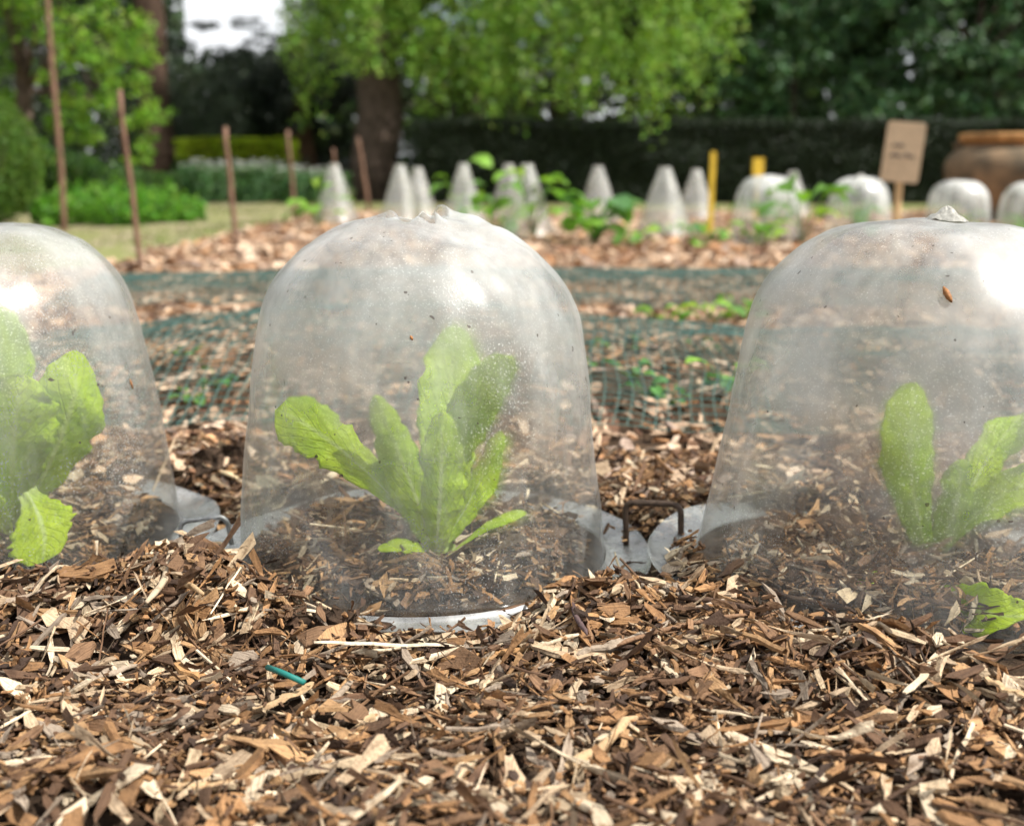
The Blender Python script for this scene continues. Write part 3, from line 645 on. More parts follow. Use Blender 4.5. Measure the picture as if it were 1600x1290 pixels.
def surf_pt(ci, px, py, lift=.0008):                 # where a pixel's ray first meets a near dome
    d = ray(px, py); d /= np.linalg.norm(d); cx, cy_, cz = CL[ci]; ti = TILT[ci][1]
    for t in np.arange(.55, 1.3, .0004):
        p = CAM + d * t; z = p[2] - cz; x = p[0] - cx - math.tan(ti) * z
        if z < .29 and math.hypot(x, p[1] - cy_) < np.interp(z, PROF[::-1, 1], PROF[::-1, 0]) + lift: return p
for (ci, p0, p1, w, nm, lab) in [(2, (1474, 448), (1487, 472), .0022, 'bud_scale', 'orange brown bud scale stuck on the knobbed cloche'), (0, (203, 592), (208, 608), .0009, 'bark_fleck', 'thin brown bark fleck stuck on the leftmost cloche'), (1, (641, 524), (645, 532), .0012, 'seed_speck', 'tiny dark seed stuck on the torn central cloche')]:
    lf = .0058 if ci == 2 else .0008; a = surf_pt(ci, *p0, lf); b_ = surf_pt(ci, *p1, lf)
    V, Fc = tube([a, a * .65 + b_ * .35, a * .3 + b_ * .7, b_], [w * .3, w, w * .9, w * .3], 7); obj(nm, mesh(nm, V, Fc, True), M_husk, label=lab, cat='debris')

# ------------------------------------------------------------------ wire pegs
def peg(label, mat, pts, rad):
    P = np.array(pts); Q = [P[0]]
    for i in range(1, len(P) - 1):                  # rounded corners
        a = P[i] + (P[i - 1] - P[i]) / np.linalg.norm(P[i - 1] - P[i]) * .009; b_ = P[i] + (P[i + 1] - P[i]) / np.linalg.norm(P[i + 1] - P[i]) * .009
        for t in np.linspace(0, 1, 6): Q.append((1 - t) ** 2 * a + 2 * t * (1 - t) * P[i] + t * t * b_)
    Q.append(P[-1]); V, Fc = tube(Q, rad, 10); obj('wire_peg', mesh('wire_peg', V, Fc, True), mat, label=label, cat='peg', group='wire pegs pinning the cloches')
Yp = .955
peg('rusty brown wire peg between the central and knobbed cloches', M_rust, [at(979, 872, Yp), at(977, 784, Yp), at(1064, 788, Yp - .01), at(1064, 880, Yp - .012)], .0027)
peg('grey wire peg beside the leftmost cloche', M_steel, [at(290, 868, .94), at(279, 815, .945), at(354, 806, .95), at(362, 850, .952)], .0022)

# ------------------------------------------------------------------ nets
def net(label, x0, x1, y0, y1, cell, zf, rad, skew=.12, seed=0):
    nu = int((x1 - x0) / cell); nv = int((y1 - y0) / cell); sub = 2
    def pt(u, v):                                   # u, v in cells
        x = x0 + u * cell; y = y0 + v * cell
        xx = x + skew * (y - y0) * np.sin(x * 2.2 + 1) + .006 * noise2(x * 12, y * 12, seed); yy = y + .008 * noise2(x * 10, y * 10, seed + 1) + .03 * noise2(x * 2.5, 0 * y, seed + 2)
        return np.stack([xx, yy, zf(xx, yy) + .003 * noise2(xx * 25, yy * 25, seed + 3)], -1)
    VV = []; FF = []; off = 0; th = np.arange(3) * 2.0944
    for fixed, n, m in (('u', nu, nv), ('v', nv, nu)):
        for k in range(n + 1):
            t = np.arange(m * sub + 1) / sub; P = pt(np.full_like(t, k), t) if fixed == 'u' else pt(t, np.full_like(t, k))
            T = np.gradient(P, axis=0); T /= np.linalg.norm(T, axis=1)[:, None]; A = np.cross(T, [0, 0, 1.]); A /= np.linalg.norm(A, axis=1)[:, None] + 1e-9; B = np.cross(T, A)
            V = (P[:, None] + rad * (A[:, None] * np.cos(th)[None, :, None] + B[:, None] * np.sin(th)[None, :, None])).reshape(-1, 3)
            i = np.arange(len(P) - 1)[:, None] * 3; j = np.arange(3)[None]; q = np.stack([i + j, i + (j + 1) % 3, i + 3 + (j + 1) % 3, i + 3 + j], -1).reshape(-1, 4)
            VV.append(V); FF.append(q + off); off += len(V)
            if fixed == 'v' and k >= n - 3: V2 = (V.reshape(-1, 3, 3) - P[:, None]) * (2.6 if k == n else 1.6) + P[:, None]; VV.append(V2.reshape(-1, 3)); FF.append(q + off); off += len(V)
    return obj('garden_net', mesh('garden_net', np.concatenate(VV), np.concatenate(FF)), M_net, label=label, cat='net', group='teal nets over seed rows')
def crest(x, pts):
    return np.interp(x, [p[0] for p in pts], [p[1] for p in pts])
def znear(x, y):
    c = crest(x, [(-.75, .045), (-.6, .06), (-.35, .095), (-.1, .10), (.2, .068), (.42, .045), (.8, .05)])
    y = y + .05 * noise2(x * 2, x * 0, 33)
    up_ = np.clip((y - 1.40) / .45, 0, 1); dn = np.clip((1.97 - y) / .07, 0, 1)
    return np.maximum(Hgt(x, y) + .016, c * np.sin(up_ * np.pi / 2) ** .8 * dn ** .5 + .012)
net('teal plastic net hump over the nearer seed row', -.72, .82, 1.36, 1.96, .0165, znear, .00085, .10, 31)
def zfar(x, y):
    c = .035 + .02 * noise2(x * 1.6, 0 * x, 44)
    up_ = np.clip((y - 2.62) / .42, 0, 1); dn = np.clip((3.16 - y) / .05, 0, 1); return np.maximum(Hgt(x, y) + .018, c * np.sin(up_ * np.pi / 2) * dn ** .5 + .018)
net('teal plastic net over the farther seed row', -1.05, 1.25, 2.60, 3.17, .020, zfar, .0011, .08, 41)

# ------------------------------------------------------------------ small plants
def simple_leaf(name, half, ln, droop, seed, col, nu=7, nv=5):
    V, Fc, uv = leaf_mesh((0, 0, 0), (ln * .5, 0, ln * .22), (ln, 0, -ln * droop), half, (0, 1, 0), seed, .2, .10, .2, nu=nu, nv=nv)
    r = np.random.default_rng(seed); me = mesh(name, V, Fc, True, np.tile(col, (len(V), 1)) * r.uniform(.8, 1.15, (len(V), 1))); me.materials.append(M_leaf); return me
GL = [simple_leaf('leaf', .34, 1, d, i, c) for i, (d, c) in enumerate([(.1, (.20, .40, .05)), (.3, (.15, .33, .05)), (-.1, (.24, .45, .06)), (.2, (.13, .28, .06)), (0, (.30, .48, .06))])]
BL = [simple_leaf('leaf', .30, 1, d, 20 + i, c) for i, (d, c) in enumerate([(.1, (.10, .24, .08)), (.2, (.11, .28, .07)), (0, (.15, .33, .07))])]
def clump(name, label, cat, group, loc, size, n, pal, height=.5, spread=1., seed=0, squash=1.):
    r = np.random.default_rng(seed); e = empty(name, loc, label=label, cat=cat, group=group)
    mb = MB(); k0 = .018 * size / .1 * .3
    for i in range(n):
        a = i * 2.4 + r.uniform(-.4, .4); rr = size * spread * math.sqrt(r.uniform(.02, 1)) * .6; h = size * height * r.uniform(.35, 1.3)
        p = np.array([rr * math.cos(a), rr * math.sin(a), h]); mb.add(*tube([(0, 0, 0), p * .5 + np.array([0, 0, h * .15]), p], max(.0012, size * .014), 4, False))
        l = size * r.uniform(.55, 1.0) * squash
        obj('leaf', pal[r.integers(0, len(pal))], None, e, tuple(p), (r.normal(0, .25), r.uniform(-.6, .3), a + r.normal(0, .4)), (l, l, l))
    me = mb.me('stem'); me.color_attributes.new('col', 'FLOAT_COLOR', 'POINT'); 
    a_ = me.color_attributes['col']; a_.data.foreach_set('color', np.tile(np.array([.12, .22, .06, 1.], np.float32), len(me.vertices)))
    obj('stem', me, M_leaf, e); return e
SP = [(285, 560, 'left of the torn cloche, under the net crest'), (300, 612, 'left of the torn cloche, low under the net'), (340, 590, 'closest to the torn cloche on its left'),
      (920, 545, 'beside the torn cloche on its right, high under the net'), (985, 602, 'in the middle of the right net'), (1010, 615, 'just right of the middle of the right net'),
      (1048, 618, 'right part of the net, lower row'), (1140, 600, 'bright, closest to the knobbed cloche'), (1095, 540, 'near the net crest on the right'), (925, 585, 'beside the torn cloche, low under the net'),
      (985, 540, 'under the middle of the net crest')]
for i, (px, py, w) in enumerate(SP):
    g = gnd(px, py, .03); clump('seedling', 'small green seedling ' + w, 'seedling', 'seedlings under the nets', (g[0], g[1], float(Hgt(g[0], g[1])) + .004), .028 if i != 7 else .05, 6, BL if i != 7 else GL, .5, 1, 50 + i)
for i, (px, py, w) in enumerate([(1030, 482, 'under the middle of the farther net'), (1112, 484, 'under the farther net, left of the knobbed cloche'), (1165, 480, 'under the farther net, beside the knobbed cloche')]):
    g = gnd(px, py, .03); clump('seedling', 'small green seedling ' + w, 'seedling', 'seedlings under the nets', (g[0], g[1], float(Hgt(g[0], g[1]))), .06, 6, GL, .5, 1, 70 + i)
for i, (px, py, s, n, h, w, pal) in enumerate([
        (500, 356, .16, 10, 1.0, 'in front of the leftmost cone', GL), (930, 384, .17, 26, .75, 'dark, wide, below the lone pale cone', BL + GL[:2]), (720, 352, .17, 8, 1.55, 'with high leaves before the lone bright cone right of the torn top', GL),
        (775, 368, .15, 9, .8, 'low, left of the overlapping cones', GL), (835, 375, .15, 10, 1.5, 'with raised leaves before the overlapping cones', GL), (1100, 390, .10, 12, .6, 'low, at the foot of the yellow lath', BL + GL),
        (1040, 372, .09, 8, .5, 'inside the largest cone', GL), (1252, 386, .17, 9, 1.05, 'big-leaved, right of the nearest far bell', GL), (1185, 388, .13, 9, .6, 'before the nearest far bell', GL), (985, 388, .09, 8, .6, 'small, right of the dark wide clump', GL)]):
    g = gnd(px, py); clump('leafy_plant', 'green leafy plant ' + w, 'plant', 'leafy plants in the far beds', (g[0], g[1], float(Hgt(g[0], g[1]))), s, n, pal, h, .9, 90 + i)

# ------------------------------------------------------------------ cone cloches and far bells
def cone_parts(seed):
    P = resample(np.array([(.026, .332), (.029, .325), (.036, .305), (.060, .235), (.09, .14), (.124, .04), (.143, .003)]), 30)
    V, Fc = lathe_shell(P, 48, lambda r, z, t: (.0022 * noise2(np.cos(t) * 2 + z * 8, np.sin(t) * 2, seed), 0 * z), .0015)
    rim = MB(); th = np.linspace(0, 2 * np.pi, 33); rim.add(*tube(np.stack([.0262 * np.cos(th), .0262 * np.sin(th), 0 * th + .332], 1), .003, 6, False))
    foot = MB(); foot.add(*tube(np.stack([.144 * np.cos(th), .144 * np.sin(th), 0 * th + .005], 1), .0035, 6, False))
    return mesh('shell', V, Fc, True), rim.me('rim', True), foot.me('rim', True)
CP = [cone_parts(120 + i) for i in range(3)]
for i, (px, py, top, w) in enumerate([(525, 350, 257, 'standing leftmost, before the brown stakes'), (627, 352, 258, 'left one of the pair behind the torn cloche top'), (654, 345, 262, 'half hidden right one of the pair behind the torn top'),
        (725, 354, 256, 'third group from left, alone, brightly lit'), (795, 346, 257, 'behind and left of the overlapping cone with leaves'), (824, 372, 257, 'front one of the overlapping pair with leaves'),
        (934, 348, 260, 'standing alone above the dark leafy clump'), (1037, 373, 262, 'largest looking one, left of the yellow lath'), (1086, 344, 265, 'small one directly behind the yellow lath'), (1236, 340, 268, 'behind the nearest far bell cloche')]):
    g = gnd(px, py); zt = at(px, top, g[1])[2]; s = zt / .332; e = empty('cone_cloche', (g[0], g[1], 0), i * 1.3, label='frosted cone cloche ' + w, cat='cloche', group='cone cloches in the far bed'); e.scale = (1, 1, s)
    a, b_, c = CP[i % 3]; obj('shell', a, M_cone, e); obj('rim', b_, M_cone, e); obj('rim', c, M_cone, e)
for i, (px, Y, w) in enumerate([(1199, 5.1, 'nearest the yellow laths, plant inside'), (1341, 5.35, 'left of the sign post'), (1497, 5.55, 'right of the sign, before the urn'), (1612, 5.3, 'cut off by the right picture edge')]):
    p = at(px, 330, Y); e = empty('bell_cloche', (p[0], p[1], .0), i * 1.7 + .4, label='far bell cloche ' + w, cat='cloche', group='bell cloches in the far bed'); e.scale = (1.02, 1.02, [1.02, .98, .93, .90][i])
    dome_obj(DOME[[2, 0, 2, 0][i]], M_far, e); obj('flange', FL[i % 3], M_fl, e)
    if i == 1: obj('top_knob', knob_me(9), M_knob, e, (0, 0, .284), None, (1.6, 1.6, 2.4))
    clump('leafy_plant', 'green plant under the far bell cloche ' + w, 'plant', 'plants under the far bells', (p[0], p[1], .01), .12, 12, GL, [.95, .9, .5, .6][i], .7, 140 + i)

# ------------------------------------------------------------------ stakes, laths, sign, urn
def stake(name, label, px0, py0, px1, py1, rad, mat, group, Y=None):
    g = gnd(px0, py0) if Y is None else at(px0, py0, Y); t = at(px1, py1, g[1]); d = t - g; r = np.random.default_rng(int(px0)); n = 9
    P = g[None] + d[None] * np.linspace(-.06, 1, n)[:, None] + r.normal(0, rad * .14, (n, 3)) * np.array([1, 1, 0]); P = P - g
    V, Fc = tube(P, .85 * rad * np.linspace(1.05, .85, n), 8); obj(name, mesh(name, V, Fc, True), mat, None, tuple(g), label=label, cat='stake', group=group)
SG = 'brown stakes along the path'
stake('garden_stake', 'tallest brown stake reaching the top of the picture', 101, 364, 62, -190, .018, M_stake, SG)
stake('garden_stake', 'tall brown stake nearest the viewer, at the path edge', 222, 428, 186, 140, .0105, M_stake, SG)
stake('garden_stake', 'dark brown stake with pale top, before the low clipped hedge', 370, 394, 352, 198, .0125, M_stake, SG)
stake('garden_stake', 'thin brown stake right of the low clipped hedge', 461, 348, 450, 204, .014, M_stake, SG)
stake('garden_stake', 'thin reddish stake between leftmost cone and the pair', 576, 320, 559, 214, .016, M_stake, SG, 8.5)
stake('garden_stake', 'thin pale stake tip just behind the leftmost cone', 528, 330, 521, 232, .012, M_stake, SG, 8.0)
def lath(label, px, py, top, w, head=None):
    g = gnd(px, py); t = at(px, top, g[1])[2]; mb = MB()
    mb.add(*boxv((-w / 2, -.004, -.05), (w / 2, .004, t if head is None else t - head[1])))
    if head: mb.add([(-w / 2, -.0045, t - head[1] - .0001), (w / 2, -.0045, t - head[1] - .0001), (head[0] / 2, -.0045, t - head[1] * .7), (head[0] / 2, -.0045, t), (-head[0] / 2, -.0045, t), (-head[0] / 2, -.0045, t - head[1] * .7),
                     (-w / 2, .0045, t - head[1] - .0001), (w / 2, .0045, t - head[1] - .0001), (head[0] / 2, .0045, t - head[1] * .7), (head[0] / 2, .0045, t), (-head[0] / 2, .0045, t), (-head[0] / 2, .0045, t - head[1] * .7)],
                    [(0, 1, 2, 3, 4, 5), (11, 10, 9, 8, 7, 6)] + [(i, i + 6, (i + 1) % 6 + 6, (i + 1) % 6) for i in range(6)])
    obj('plant_label', mb.me('plant_label'), M_yellow, None, (g[0], g[1], 0), (0, .01, .25), label=label, cat='plant label', group='yellow plant labels')
lath('narrow yellow plant label right of the largest cone', 1109, 366, 237, .027)
lath('yellow plant label with broad head behind the nearest far bell', 1180, 350, 247, .024, (.068, .13))
Ys = 4.3; bc = at(1411, 238, Ys); pb = at(1402, 340, Ys)
e = empty('plant_sign', (pb[0], Ys, 0), label='wooden plant sign on a post with two handwritten lines', cat='sign')
bw, bh, bt = 56 / F * Ys, 90 / F * Ys, .014; ry = math.radians(5); rz = math.radians(-20)
mb = MB()                                            # board with small chamfered corners
c = .008; out = [(-bw / 2 + c, -bh / 2), (bw / 2 - c, -bh / 2), (bw / 2, -bh / 2 + c), (bw / 2, bh / 2 - c), (bw / 2 - c, bh / 2), (-bw / 2 + c, bh / 2), (-bw / 2, bh / 2 - c), (-bw / 2, -bh / 2 + c)]
mb.add([(x, -bt / 2, z) for x, z in out] + [(x, bt / 2, z) for x, z in out], [tuple(range(8)), tuple(range(15, 7, -1))] + [(i, i + 8, (i + 1) % 8 + 8, (i + 1) % 8) for i in range(8)])
bo = obj('board', mb.me('board'), M_sign, e, (bc[0] - pb[0], 0, bc[2]), (0, ry, rz))
mb = MB(); r = np.random.default_rng(3)
def scribble(x0, x1, z, h, n):
    xs = np.linspace(x0, x1, n * 4 + 1); zs = z + h * np.array([0, 1, .15, .7] * n + [0]) * r.uniform(.5, 1.1, n * 4 + 1); xs = xs + r.normal(0, h * .12, len(xs))
    for i in range(len(xs) - 1):
        mb.add(*tube([(xs[i], 0, zs[i]), (xs[i + 1], 0, zs[i + 1])], 0.0019, 4))
scribble(-bw * .30, -bw * .02, bh * .08, .015, 4); scribble(-bw * .32, -bw * .03, -bh * .095, .014, 4); scribble(bw * .05, bw * .30, -bh * .09, .022, 3)
obj('lettering', mb.me('lettering'), M_ink, bo, (0, -bt / 2 - .0012, 0), None, (1, .5, 1))
mb = MB(); mb.add(*tube([(0, .012, -.08), (0, .012, .1), (bc[0] - pb[0], .012, bc[2] - bh * .2)], [.0145, .0145, .0135], 8)); obj('post', mb.me('post'), mat_plain('post_wood', (.60, .42, .22), .6, .25, 50), e)
Yu = 7.0; uc = at(1575, 300, Yu); s = Yu / F
e = empty('terracotta_urn', (uc[0], Yu, 0), label='large weathered terracotta urn before the dark hedge', cat='urn')
UP = np.array([(.16, 0), (.18, .02), (.26, .10), (.33, .20), (.365, .29), (.365, .35), (.335, .405), (.285, .435), (.255, .45)]); UP[:, 0] *= 1.0
V, Fc = lathe_shell(resample(UP, 40)[::-1], 56, lambda r, z, t: (.006 * noise2(np.cos(t) * 3, z * 9 + np.sin(t) * 3, 77), 0 * z), .03); obj('body', mesh('body', V, Fc, True), M_terra, e)
RP = np.array([(.252, .448), (.262, .452), (.285, .468), (.30, .492), (.298, .512), (.272, .516), (.255, .50), (.25, .46)]); V, Fc = lathe_shell(resample(RP, 24), 56, lambda r, z, t: (.002 * noise2(np.cos(t) * 3, np.sin(t) * 3, 78), 0 * z), .006); obj('rim', mesh('rim', V, Fc, True), M_terrar, e)
for a in (math.radians(-62), math.radians(118)):
    ca, sa = math.cos(a), math.sin(a); V, Fc = tube([(ca * .28, sa * .28, .475), (ca * .36, sa * .36, .49), (ca * .41, sa * .41, .45), (ca * .39, sa * .39, .38), (ca * .345, sa * .345, .36)], .026, 8); obj('handle', mesh('handle', V, Fc, True), M_terra, e)

# ------------------------------------------------------------------ foliage
def cards(P, size, asp, cols, r, flat=.0):           # bent leaf-shaped pairs of faces
    n = len(P); a = r.normal(0, 1, (n, 3)); a[:, 2] *= 1 - flat; a /= np.linalg.norm(a, axis=1)[:, None]
    b_ = r.normal(0, 1, (n, 3)); b_ -= a * (a * b_).sum(1)[:, None]; b_ /= np.linalg.norm(b_, axis=1)[:, None]; c_ = np.cross(a, b_)
    l = (size * r.uniform(.6, 1.3, n))[:, None]; w = l / asp
    V = np.stack([P - a * l * .5, P + b_ * w * .5 + c_ * w * .15 - a * l * .05, P + a * l * .5, P - b_ * w * .5 + c_ * w * .15 - a * l * .05], 1).reshape(-1, 3)
    i = np.arange(n)[:, None] * 4; Fc = np.concatenate([i + np.array([[0, 1, 2]]), i + np.array([[0, 2, 3]])]); return V, Fc, np.repeat(cols, 4, 0)
def colvar(n, base, r, var=.3, hue=.15):
    base = np.asarray(base); b_ = base[r.integers(0, len(base), n)]; return np.clip(b_ * r.uniform(1 - var, 1 + var, (n, 1)) * r.uniform(1 - hue, 1 + hue, (n, 3)), .003, .9)
def tree(name, label, group, loc, trunk_h, trunk_r, blobs, per, size, base, seed, mat=None, strands=None, asp=1.9, lean=(0, 0), bark=None, limbs=6):
    mat = mat or M_leaf; r = np.random.default_rng(seed); e = empty(name, loc, label=label, cat='tree' if 'shrub' not in name else 'shrub', group=group)
    mb = MB(); h = trunk_h; P = np.array([(lean[0] * t * h + r.normal(0, .02), lean[1] * t * h + r.normal(0, .02), h * t - .1) for t in np.linspace(0, 1, 8)])
    mb.add(*tube(P, trunk_r * np.array([1.25, 1.05, 1, .95, .88, .8, .7, .6]), 12))
    for i in range(min(limbs, len(blobs))):
        c = np.array(blobs[i][:3]); s0 = P[r.integers(3, 8)]; m = (s0 + c) / 2 + np.array([0, 0, .12 * np.linalg.norm(c - s0)]); mb.add(*tube([s0, s0 * .6 + m * .4, m, m * .4 + c * .6, c], trunk_r * np.array([.45, .38, .28, .18, .08]), 6))
    obj('trunk', mb.me('trunk', True), bark or M_bark, e)
    PP = []
    for bx, by, bz, rx, ry_, rz_ in blobs:
        n = int(per * math.pi * rx * rz_ / (size * size / asp * .5))
        sub = r.normal(0, 1, (max(4, n // 26), 3)); sub /= np.linalg.norm(sub, axis=1)[:, None]; sub *= r.uniform(.25, 1.0, (len(sub), 1)) ** .5
        q = sub[r.integers(0, len(sub), n)] + r.normal(0, .13, (n, 3)); PP.append(q * np.array([rx, ry_, rz_]) + np.array([bx, by, bz]))
    if strands:
        for (sx, sy, ztop, zbot, n, jit) in strands:
            t = r.random(n); q = np.stack([sx + r.normal(0, jit, n) + .05 * np.sin(t * 5 + sx * 9), sy + r.normal(0, jit, n), ztop + (zbot - ztop) * t], 1); PP.append(q)
    PP = np.concatenate(PP); V, Fc, C_ = cards(PP, size, asp, colvar(len(PP), base, r), r); obj('crown', mesh('crown', V, Fc, False, C_), mat, e); return e
def X(px, Y): return (px - W / 2) / F * Y / math.cos(PITCH) * .985
def Zp(py, Y): return at(800, py, Y)[2]
rb = np.random.default_rng(77)
LG = [(.20, .34, .05), (.26, .42, .07), (.15, .28, .05), (.30, .46, .10)]
# weeping light green tree over the hedge
Yw = 11.6; x0 = X(598, Yw); bl = []
for i in range(64):
    px = rb.uniform(460, 1130); py = rb.uniform(-330, 70 + 60 * math.sin((px - 450) / 690 * 3.14)); Y = Yw + rb.uniform(-.9, 1.3); bl.append((X(px, Y) - x0, Y - Yw, Zp(py, Y), rb.uniform(.22, .42), rb.uniform(.25, .4), rb.uniform(.14, .26)))
st = []
for i in range(300):
    px = rb.uniform(455, 1140); Y = Yw + rb.uniform(-1.3, .9); low = 90 + 85 * math.sin(np.clip((px - 440) / 720, 0, 1) * 3.14) ** .6 + rb.normal(0, 32)
    if 540 < px < 650: low = min(low, 120)
    st.append((X(px, Y) - x0, Y - Yw, Zp(-150 - rb.uniform(0, 150), Y), Zp(low, Y), 75, .045))
tree('weeping_tree', 'broad weeping tree with light green leaves and thick brown trunk', 'trees behind the garden', (x0, Yw, 0), 3.4, .22, bl, 2.0, .060, LG, 201, None, st)
# bright tree on the left
Yl = 8.2; x1 = X(70, Yl); bl = []
for px, py, rx, rz_ in [(20, 40, .35, .25), (110, 20, .4, .22), (190, 60, .35, .25), (230, 110, .25, .2), (60, 130, .25, .18), (180, 180, .32, .2), (240, 200, .22, .16), (120, 210, .22, .18), (215, 245, .2, .1), (30, -90, .5, .3), (170, -100, .5, .3), (110, -220, .7, .35), (265, 165, .12, .08), (140, 110, .2, .2), (-60, 60, .4, .4)]:
    Y = Yl + rb.uniform(-.4, .5); bl.append((X(px, Y) - x1, Y - Yl, Zp(py, Y), rx, .3, rz_))
tree('broadleaf_tree', 'bright green tree left of the path behind the tallest stake', 'trees behind the garden', (x1, Yl, 0), 2.2, .055, bl, 1.6, .055, [(.17, .31, .035), (.24, .40, .05), (.12, .24, .03)], 202, lean=(-.05, .05), limbs=12)
# conifer with brown trunk at the left, dark trees, evergreen mass right
Yc = 12.5
tree('pine_tree', 'tall brown trunked pine between the bright tree and the sky gap', 'trees behind the garden', (X(262, Yc), Yc, 0), 4.5, .16, [(.2, 0, 2.75, .5, .4, .3), (-.4, .2, 2.3, .5, .4, .3), (.5, .4, 3.2, .6, .5, .3), (-.7, .1, 1.5, .5, .4, .5), (-1.3, .2, 1.0, .6, .4, .6), (-1.6, .2, 2.0, .7, .4, .6), (-.5, .3, .9, .7, .4, .5), (.45, .3, .9, .5, .4, .5), (-1.0, .3, 2.6, .6, .4, .5)], 2.2, .06, [(.035, .055, .03), (.05, .07, .035)], 203, M_dark, asp=4, bark=mat_plain('dark_bark', (.085, .055, .04), .9, .5, 14, .1, bump=.6, bd=.03))
Yd = 14.
DK = [(.010, .018, .010), (.016, .026, .014), (.022, .034, .02)]
dk = []
for i in range(26):
    px = rb.uniform(255, 560); py = rb.uniform(95, 300); dk.append((X(px, Yd) - X(410, Yd), rb.uniform(-.4, .5), max(.15, Zp(py, Yd)), .42, .35, .30))
for px, py, w, h_ in [(330, 40, .28, .07), (405, 38, .30, .06), (432, 62, .30, .07), (300, 70, .3, .1), (380, 85, .4, .1), (470, 70, .3, .14), (500, 30, .3, .3), (520, -40, .4, .4)]: dk.append((X(px, Yd) - X(410, Yd), 0, Zp(py, Yd), w, .2, h_))
tree('yew_tree', 'black green yew below the pale sky gap', 'trees behind the garden', (X(480, Yd), Yd, 0), 1.9, .17, [(a[0] + X(410, Yd) - X(480, Yd),) + a[1:] for a in dk], 3.0, .06, DK, 204, M_dark, asp=3, limbs=0, bark=mat_plain('red_bark', (.13, .075, .05), .9, .5, 10, .1, bump=.6, bd=.03))
EG = [(.06, .14, .05), (.09, .19, .065), (.14, .25, .10), (.045, .10, .045)]
for k, (pa, pb_, Y, lab, sd, bz_) in enumerate([(1080, 1360, 13.2, 'dark evergreen bush behind the hedge, left of the sign', 205, EG), (1330, 1660, 12.9, 'dark evergreen bush behind the sign and urn', 206, EG[:1] + EG[2:]),
        (640, 1090, 13.8, 'olive brown bush showing below the weeping tree', 207, [(.07, .10, .035), (.10, .12, .05), (.13, .11, .06), (.05, .08, .03)])]):
    xc = X((pa + pb_) / 2, Y); bl = []
    for i in range(90):
        px = rb.uniform(pa - 30, pb_ + 30); py = rb.uniform(-220, 225); py = py if not (1230 < px < 1275) else max(py, 40)
        Yy = Y + rb.uniform(-.5, .9); bl.append((X(px, Yy) - xc, Yy - Y, Zp(py, Yy), rb.uniform(.25, .45), .35, rb.uniform(.2, .34)))
    tree('evergreen_tree', lab, 'trees behind the garden', (xc, Y, 0), 2.2, .06, bl, 2.4, .075, bz_, sd, M_dark)
# far wood closing the view, with the sky showing above it on the left
wood = []
for i in range(560):
    px = rb.uniform(-1500, 2700); Y = rb.uniform(17, 21); top = -350
    if 310 < px < 520: top = 80
    py = rb.uniform(top, 290); wood.append((X(px, Y), Y, max(.2, Zp(py, Y)), .95, .6, .7))
q = []
for a in wood: n = 250; s_ = rb.normal(0, .55, (n, 3)); q.append(s_ * np.array(a[3:]) + np.array(a[:3]))
q = np.concatenate(q); k = ~((q[:, 2] > Zp(62, 17) ) & (np.abs(q[:, 0] / q[:, 1] * F + 800 - 405) < 95)); q = q[k]
V, Fc, C_ = cards(q, .22, 1.8, colvar(len(q), [(.02, .04, .018), (.035, .06, .025), (.05, .08, .03)], rb), rb)
obj('far_wood', mesh('far_wood', V, Fc, False, C_), M_dark, kind='stuff', label='dark wood closing the view behind the garden', cat='wood')

def hedge(name, label, xa, xb, ya, yb, h, n, size, base, seed, mat, topbase=None, cat='hedge'):
    r = np.random.default_rng(seed); e = empty(name, ((xa + xb) / 2, (ya + yb) / 2, 0), label=label, cat=cat); cx, cy_ = (xa + xb) / 2, (ya + yb) / 2
    mb = MB(); mb.add(*boxv((xa - cx + .05, ya - cy_ + .05, -.05), (xb - cx - .05, yb - cy_ - .05, h - .06))); obj('core', mb.me('core'), M_core, e)
    f = r.random(n); P = np.stack([r.uniform(xa, xb, n), r.uniform(ya, yb, n), r.uniform(0, h, n)], 1)
    wt = np.array([(xb - xa) * h, (xb - xa) * (yb - ya), (yb - ya) * h]); wt /= wt.sum(); s = r.choice(3, n, p=wt)
    P[s == 0, 1] = ya + np.abs(r.normal(0, .03, (s == 0).sum())); P[s == 1, 2] = h - np.abs(r.normal(0, .02, (s == 1).sum())); k = s == 2; P[k, 0] = np.where(r.random(k.sum()) < .5, xa, xb) + r.normal(0, .02, k.sum())
    P[:, 1] += .03 * noise2(P[:, 0] * 4, P[:, 2] * 5, seed); P[:, 2] += .018 * noise2(P[:, 0] * 3, P[:, 1] * 3, seed + 1) * (P[:, 2] > h * .8)
    C_ = colvar(n, base, r)
    if topbase is not None: k = P[:, 2] > h * .66 + .03 * noise2(P[:, 0] * 6, P[:, 1] * 0, 9); C_[k] = colvar(k.sum(), topbase, r)  # upper band: yellow new growth, with light from above put into the colour
    V, Fc, CC = cards(P - np.array([cx, cy_, 0]), size, 2.4, C_, r); obj('foliage', mesh('foliage', V, Fc, False, CC), mat, e)
hedge('yew_hedge', 'long low clipped hedge, nearly black green, behind the cones', X(648, 10.7), 5.4, 10.7, 11.3, Zp(186, 10.7), 42000, .035, [(.013, .024, .010), (.019, .034, .014), (.028, .044, .018)], 301, M_dark)
hedge('box_hedge', 'low clipped hedge with yellow green top left of the cones', X(292, 12.2), X(452, 12.2), 12.2, 13.0, Zp(216, 12.2), 14000, .04, [(.06, .12, .018), (.085, .15, .02)], 302, M_leaf, [(.36, .44, .02), (.30, .40, .02)])
